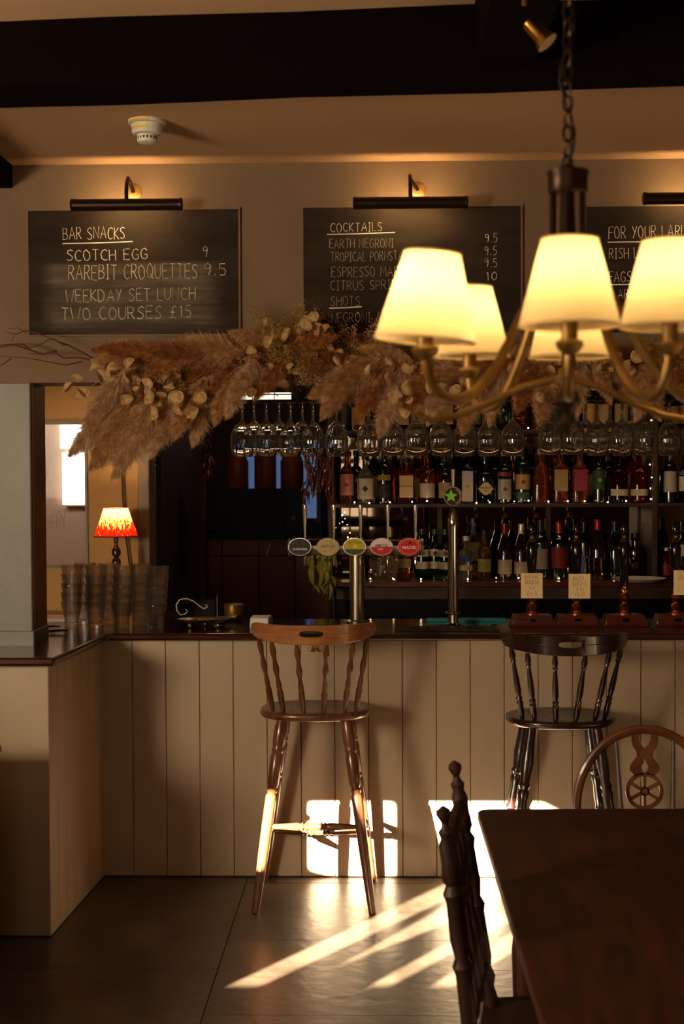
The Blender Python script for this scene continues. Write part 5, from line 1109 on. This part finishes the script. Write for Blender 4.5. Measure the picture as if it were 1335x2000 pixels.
# ------------------------------------------------------------------ back room
KY = 10.9
struct('wall_kitchen_left', MB().box(at(300, 900, 9.6).x, 9.55, 0, at(400, 900, 9.6).x, 9.65, CZ), mat('dim_wall', '#5a3418', .7))
kb = thing('kitchen_cupboards', 'brown flat-fronted cupboards in the dim back room', 'cupboard', (-1, 10.1, 0))
c0_, c1_x = at(405, 1100, 10.0).x, at(645, 1100, 10.0).x; zt_ = at(500, 1055, 10.0).z; zb_ = at(500, 1150, 10.0).z
part('carcass', MB().box(c0_, 10.02, 0, c1_x, 10.6, zt_), M_backing, kb)
M_cup = mat('cupboard_front', '#6a3c1c', .45, var=.12, vs=4)
xs = [at(v, 1100, 10.0).x for v in (405, 433, 505, 575, 645)]; zz_ = at(500, 1086, 10.0).z
for a, b in zip(xs, xs[1:]):
    part('door', MB().box(a + .003, 10.0, .5, b - .003, 10.02, zz_ - .003, .002), M_cup, kb); part('drawer', MB().box(a + .003, 10.0, zz_ + .003, b - .003, 10.02, zt_ - .003, .002), M_cup, kb)
a = at(442, 955, 10.1); b = at(592, 1053, 10.1)
ov = thing('oven', 'black oven standing on the cupboards under the storage jars', 'oven', ((a.x + b.x) / 2, 10.1, b.z))
part('case', MB().box(a.x, 10.1, zt_, b.x, 10.5, a.z, .006), M_blackg, ov); part('door', MB().box(a.x + .03, 10.09, zt_ + .04, b.x - .14, 10.1, a.z - .03, .004), M_blackg, ov); part('knob', MB().lathe([(.02, 0), (.018, .02)], (b.x - .07, 10.1, b.z + .15), 14, (0, -1, 0)), M_black, ov)
M_jar = mat('stoneware', '#6a3818', .35, var=.15, vs=8)
for (px, w_, y0, lb) in ((463, 45, 893, 'stoneware jar with a narrow neck, left of three'), (518, 43, 890, 'plain straight-sided stoneware jar, middle of three'), (570, 45, 892, 'stoneware jar with a shouldered rim, right of three')):
    p = at(px, 955, 10.25); h_ = at(px, y0, 10.25).z - a.z; r_ = w_ / 2 * 10.25 / F
    t = thing('storage_jar', lb, 'jar', (p.x, 10.25, a.z), 'stoneware jars in the back room')
    sh_ = .86 if 'plain' not in lb else .99
    part('body', MB().lathe([(r_ * .95, 0), (r_, .01), (r_, h_ * .86), (r_ * sh_, h_ * .93), (r_ * sh_ * 1.03, h_ * .97), (r_ * sh_, h_)], (p.x, 10.25, a.z), 28), M_jar, t); part('lid', MB().lathe([(r_ * sh_ * .9, h_), (r_ * sh_ * .9, h_ + .008), (r_ * .2, h_ + .012)], (p.x, 10.25, a.z), 24), M_jar, t)
wa, wb_ = at(468, 862, KY), at(618, 1012, KY)
w3 = struct('window_3', MB().box(wa.x - .03, KY, wb_.z - .03, wa.x, KY + .03, wa.z + .03).box(wb_.x, KY, wb_.z - .03, wb_.x + .03, KY + .03, wa.z + .03).box(wa.x, KY, wa.z, wb_.x, KY + .03, wa.z + .03).box(wa.x, KY, wb_.z - .03, wb_.x, KY + .03, wb_.z), M_black)
m_ = mat('blue_daylight_pane', '#2a3a66', .3, emit=(.16, .26, .55), es=.36)
part('pane', MB().box(wa.x, KY + .015, wb_.z, wb_.x, KY + .02, wa.z), m_, w3)
# coat on the doorway side, small cabinet and decanter
q = MB(); n_ = 24; vs = []; rows = [(930, 296, 340), (950, 294, 352), (985, 292, 364), (1030, 290, 374), (1070, 290, 374), (1110, 292, 366), (1140, 296, 356)]
ct_y = 8.5
for (y_, xa, xb) in rows:
    for k in range(n_):
        a_ = 2 * PI * k / n_; cx_, hw = (xa + xb) / 2, (xb - xa) / 2; p = at(cx_ + hw * math.cos(a_), y_, ct_y); vs.append((p.x, ct_y + .07 * math.sin(a_) * (1 + .12 * math.sin(5 * a_)), p.z))
q.add(vs, [((i + 1) * n_ + k, (i + 1) * n_ + (k + 1) % n_, i * n_ + (k + 1) % n_, i * n_ + k) for i in range(len(rows) - 1) for k in range(n_)] + [tuple(range(n_)), tuple(range(len(vs) - 1, len(vs) - n_ - 1, -1))])
ct_ = thing('hanging_coat', 'black coat hanging in the shadow inside the doorway', 'coat', at(335, 930, ct_y)); part('body', q, mat('black_cloth', '#060607', .9), ct_)
p = at(325, 925, ct_y); part('hanger_loop', MB().tube([p, p + Vector((0, 0, .06)), p + Vector((.01, .03, .08))], .004, 6), M_black, ct_)
a, b = at(294, 906, 9.2), at(330, 1100, 9.2); cb = thing('tall_cabinet', 'narrow dark cabinet inside the doorway under a glass decanter', 'cabinet', (a.x, 9.2, 0))
part('body', MB().box(a.x - .05, 9.2, 0, b.x - .01, 9.5, a.z - .01), M_darkwood, cb); part('top', MB().box(a.x - .06, 9.18, a.z - .02, b.x, 9.5, a.z, .003), M_darkwood, cb)
p = at(304, 905, 9.3); dcn = thing('decanter', 'small cut glass decanter catching light on the tall cabinet', 'decanter', (p.x, 9.3, a.z)); part('body', MB().lathe([(.03, 0), (.04, .01), (.045, .04), (.03, .075), (.012, .09), (.010, .13), (.016, .14), (.001, .141)], (p.x, 9.3, a.z), 16), mat('cut_glass', '#f0c890', .02, trans=1, ior=1.5), dcn); part('stopper', MB().sphere((p.x, 9.3, a.z + .158), .016, 8, 5), M_glass, dcn)
# strings of dried chillies and pods
def chilli():
    q = MB(); pts = [(0, 0, 0), (.006, 0, -.02), (.010, 0, -.045), (.006, 0, -.075), (-.004, 0, -.095)]; q.tube(pts, [.003, .0085, .0085, .005, .0008], 8); return q
def string_of(px, y0, y1, Y, m, label, w_=.05, n_=26, s=1.0, name='chilli_string', pname='chilli', cat='dried chillies'):
    a, b = at(px, y0, Y), at(px, y1, Y); t = thing(name, label, cat, a); part('cord', MB().tube([a + Vector((0, 0, .15)), b], .002, 6), M_black, t)
    me = chilli().mesh(pname, m)
    for i in range(n_):
        z_ = a.z + (b.z - a.z + .06) * i / n_; an = R.uniform(0, 6.28)
        o = link(pname, me, t); o.location = (a.x + .35 * w_ * math.cos(an), Y + .3 * w_ * math.sin(an), z_); o.rotation_euler = (R.uniform(-.5, .5), R.uniform(-.55, .55), an); o.scale = (s * (1.7 if pname == 'pod' else 1), s * (1.7 if pname == 'pod' else 1), s * (1.15 if pname == 'pod' else 1))
M_chl = mat('dried_chilli', '#5a140c', .3, coat=.3); M_chb = mat('brown_chilli', '#5a2a16', .35, coat=.3); M_pod = mat('olive_pod', '#8a8230', .45, sub='#5a5a1c', vs=40)
string_of(403, 830, 950, 9.4, M_chl, 'dark red string of dried chillies in the back room doorway', .07, 50, .8)
string_of(604, 880, 985, 7.95, M_chb, 'brown chilli string hanging left of the shelving, outer one', .04, 30, .75)
string_of(622, 878, 975, 7.98, M_chb, 'brown chilli string hanging left of the shelving, middle one', .04, 28, .75)
string_of(640, 885, 990, 7.95, M_chl, 'red-brown chilli string hanging against the shelf upright', .035, 30, .75)
string_of(608, 1070, 1150, 7.7, M_pod, 'left string of olive green pods hanging below the beer font', .03, 12, .8, 'pod_string', 'pod', 'dried pods')
string_of(625, 1070, 1160, 7.72, M_pod, 'middle string of olive green pods hanging below the beer font', .03, 13, .85, 'pod_string', 'pod', 'dried pods')
string_of(641, 1070, 1168, 7.7, M_pod, 'right string of olive green pods hanging below the beer font', .03, 14, .8, 'pod_string', 'pod', 'dried pods')
# bar that carries the strings
hb = thing('hanging_rail', 'dark rail on a post from which the chilli and pod strings hang', 'rail', (-.4, 7.8, 0))
xa, xb = at(585, 900, 7.95).x, at(652, 900, 7.95).x
part('post', MB().tube([(xb, 7.85, 0), (xb, 7.85, 2.5)], .012, 10), M_brassd, hb); 
for z_, yy in ((at(600, 862, 7.95).z, 7.95), (at(600, 1052, 7.7).z, 7.7)):
    part('arm', MB().tube([(xb, 7.85, z_), (xb, yy, z_), (xa, yy, z_)], .006, 8), M_brassd, hb)
# made-up strip fitting glowing in place of a far daylit window
M_pan = mat('far_window_glow', (1, .9, .8), .5, emit=(1, .86, .66), es=1.3)
a, b = at(448, 767, 9.0), at(566, 781, 9.0)
sl = thing('far_window_glow', 'glowing strip standing in for a far daylit window', 'light', (a.x, 9, b.z)); part('glow_panel', MB().box(a.x, 9.0, b.z, b.x, 9.12, a.z), M_pan, sl); part('housing', MB().box(a.x - .02, 9.0, a.z, b.x + .02, 9.14, a.z + .03), M_black, sl)
part('rod', MB().tube([(a.x + .1, 9.06, a.z + .03), (a.x + .1, 9.06, CZ)], .005, 6).tube([(b.x - .1, 9.06, a.z + .03), (b.x - .1, 9.06, CZ)], .005, 6), M_black, sl)  # housing and rods made up to carry the glowing strip
lamp('kitchen_lamp', 'POINT', (-.9, 9.3, 2.6), 5, (1, .58, .26), shadow_soft_size=.1)
lamp('back_bar_fill', 'AREA', (.8, 7.2, 2.85), 6, (1, .60, .28), (0, .8, -1), shape='RECTANGLE', size=1.8, size_y=.08)  # no fitting here: fill added to brighten glasses and bottles

# ================================================================== CHANDELIER
CX, CY = at(1108, 500, 2.25).x, 2.25
ch = thing('chandelier', 'antique brass chandelier with cream shades hanging over the table', 'chandelier', (CX, CY, 2.3))
zy = lambda y: at(1108, y, CY).z
part('crown', MB().lathe([(.028, 0), (.031, .004), (.031, .028), (.033, .031), (.033, .036), (.020, .04), (.006, .046)], (CX, CY, zy(380)), 28), M_brassd, ch)
part('stem', MB().lathe([(.002, zy(850)), (.008, zy(843)), (.013, zy(826)), (.008, zy(808)), (.012, zy(800)), (.020, zy(785)), (.017, zy(768)), (.009, zy(755)), (.009, zy(640)), (.022, zy(600)), (.030, zy(560)), (.026, zy(520)), (.014, zy(480)), (.011, zy(380))], (CX, CY, 0), 20), M_brassd, ch)
for k in range(6):
    a = PI * k / 3 + .3; part('rod', MB().tube([(CX + .026 * math.cos(a), CY + .026 * math.sin(a), zy(380)), (CX + .027 * math.cos(a), CY + .027 * math.sin(a), zy(470)), (CX + .030 * math.cos(a), CY + .030 * math.sin(a), zy(560))], .0045, 8), M_brassd, ch)
def link_mesh():
    pts = []
    for k in range(21): a = 2 * PI * k / 20; pts.append((.008 * math.cos(a), 0, .014 * math.sin(a)))
    return MB().tube(pts, .0022, 6, False).mesh('chain_link', M_brassd)
lm = link_mesh(); z_ = zy(335) + .012; k = 0
while z_ < CZ - .02:
    o = link('chain_link', lm, ch); o.location = (CX, CY, z_); o.rotation_euler = (0, 0, PI / 2 * (k % 2) + .5); z_ += .0235; k += 1
part('cable', MB().tube([(CX + .012 * math.sin(i * .9), CY + .004, zy(335) + .01 + (CZ - zy(335) - .02) * i / 30) for i in range(31)], .0022, 6), M_black, ch)
part('ceiling_rose', MB().lathe([(.05, -.0), (.045, -.02), (.01, -.035)][::-1], (CX, CY, CZ), 24), M_brassd, ch)
m_cs, _, _ = translucent('cream_shade', '#fbe4ba', .90)
RD = .27
def arm(ang, shade=True, bright=1.0, px=None, rr=RD, tilt=0, sc=1.0, dz=0):
    a = math.radians(ang); dx, dy = -math.sin(a), -math.cos(a)
    P = lambda r_, z: (CX + dx * r_, CY + dy * r_, z)
    zh = 2.0
    q = MB(); ctrl = [(.022, 2.135), (.055, 2.105), (.09, 2.055), (.125, 1.995), (.165, 1.945), (.205, 1.920), (.242, 1.925), (.263, 1.950), (.27, 1.985)]
    s = rr / .27
    pts = []
    for i in range(len(ctrl) - 1):
        p0, p1, p2, p3 = ctrl[max(i - 1, 0)], ctrl[i], ctrl[i + 1], ctrl[min(i + 2, len(ctrl) - 1)]
        for j in range(4):
            t = j / 4; f = lambda u: .5 * (2 * p1[u] + (p2[u] - p0[u]) * t + (2 * p0[u] - 5 * p1[u] + 4 * p2[u] - p3[u]) * t * t + (3 * p1[u] - p0[u] - 3 * p2[u] + p3[u]) * t ** 3)
            pts.append(P(f(0) * s, f(1)))
    pts.append(P(rr, 1.985)); q.tube(pts, .0075, 10); part('arm', q, M_chan, ch)
    part('candle_cup', MB().lathe([(.006, -.012), (.016, -.004), (.020, .004), (.018, .008), (.012, .010)], P(rr, 1.985), 18), M_chan, ch)
    part('candle_tube', MB().lathe([(.0115, 0), (.0115, .075)], P(rr, 1.990), 16), mat('candle_tube_brass', '#7a5c30', .5, .5) if False else M_chan, ch)
    if shade:
        zb_ = 2.014 + dz; q = MB(); n_ = 40; vs = []
        ax = Vector((math.sin(math.radians(tilt)), 0, math.cos(math.radians(tilt))))
        for (r_, z) in ((.070 * sc, 0), (.0545 * sc, .06 * sc), (.039 * sc, .119 * sc)):
            for k in range(n_):
                b = 2 * PI * k / n_; v = Vector((r_ * math.cos(b), r_ * math.sin(b), z)); v = Matrix.Rotation(math.radians(tilt), 3, 'Y') @ v; vs.append(Vector(P(rr, zb_)) + v)
        q.add(vs, [(i * n_ + k, i * n_ + (k + 1) % n_, (i + 1) * n_ + (k + 1) % n_, (i + 1) * n_ + k) for i in range(2) for k in range(n_)]); sh_ = part('lamp_shade', q, m_cs, ch)
        for (r_, z) in ((.0702 * sc, 0.0), (.0392 * sc, .119 * sc)):
            pp_ = [Vector(P(rr, zb_)) + Matrix.Rotation(math.radians(tilt), 3, 'Y') @ Vector((r_ * math.cos(2 * PI * k / 36), r_ * math.sin(2 * PI * k / 36), z)) for k in range(37)]
            part('shade_binding', MB().tube(pp_, .0014, 5, False), M_bind, sh_)
        c_ = P(rr, zb_ + .068)
        part('bulb', MB().lathe([(.008, -.02), (.013, -.008), (.014, .004), (.009, .018), (.002, .03)], c_, 14), M_cbulb, ch)
        lamp('chandelier_bulb_light', 'POINT', c_, 1.9 * bright, (1, .68, .25), shadow_soft_size=.018)
M_bind = mat('shade_binding_cloth', '#d8b878', .7); M_cbulb = mat('candle_bulb', (1, .85, .6), .4, emit=(1, .72, .36), es=14)
arm(7, bright=1.0); arm(50, bright=2.2, tilt=5, rr=.30, sc=1.05, dz=-.012); arm(149); arm(-172); arm(-24); arm(-95)
for s_, dd in ((-1, .26), (1, .30)):
    q = MB(); q.tube([(CX + s_ * .012, CY + .05, zy(735)), (CX + s_ * .06, CY + .08, zy(748)), (CX + s_ * .12, CY + .10, zy(782)), (CX + s_ * .17, CY + .11, zy(806)), (CX + s_ * .21, CY + .11, zy(815)), (CX + s_ * .235, CY + .11, zy(800)), (CX + s_ * .225, CY + .11, zy(788))], .006, 8)
    q.tube([(CX + s_ * .004, CY + .0, zy(740)), (CX + s_ * .012, CY + .05, zy(735))], .006, 8); part('lower_scroll', q, M_chan, ch)
# spotlight on the cross beam
bz_ = za + .012; sp_ = at(1026, 6, 3.27); s0 = Vector((sp_.x, 3.27, bz_))
so = thing('spotlight', 'small brass spotlight bracketed under the dark cross beam', 'spotlight', s0)
part('mounting_plate', MB().lathe([(.036, 0), (.036, .010), (.030, .014)], s0, 24, (0, 0, -1)), M_brass, so)
part('arm', MB().tube([s0 + Vector((0, 0, -.01)), s0 + Vector((-.004, 0, -.05))], .006, 8), M_brass, so)
h0 = at(1030, 42, 3.27); h1 = at(1072, 88, 3.255); ax = (h1 - h0)
part('head', MB().lathe([(.012, 0), (.017, .004), (.018, .045), (.022, .055), (.028, .070), (.026, .070), (.018, .054)], h0, 24, ax), M_brass, so)
part('reflector', MB().lathe([(.026, .069), (.012, .055), (.001, .054)], h0, 20, ax), mat('reflector_white', '#d8c8a8', .4), so)
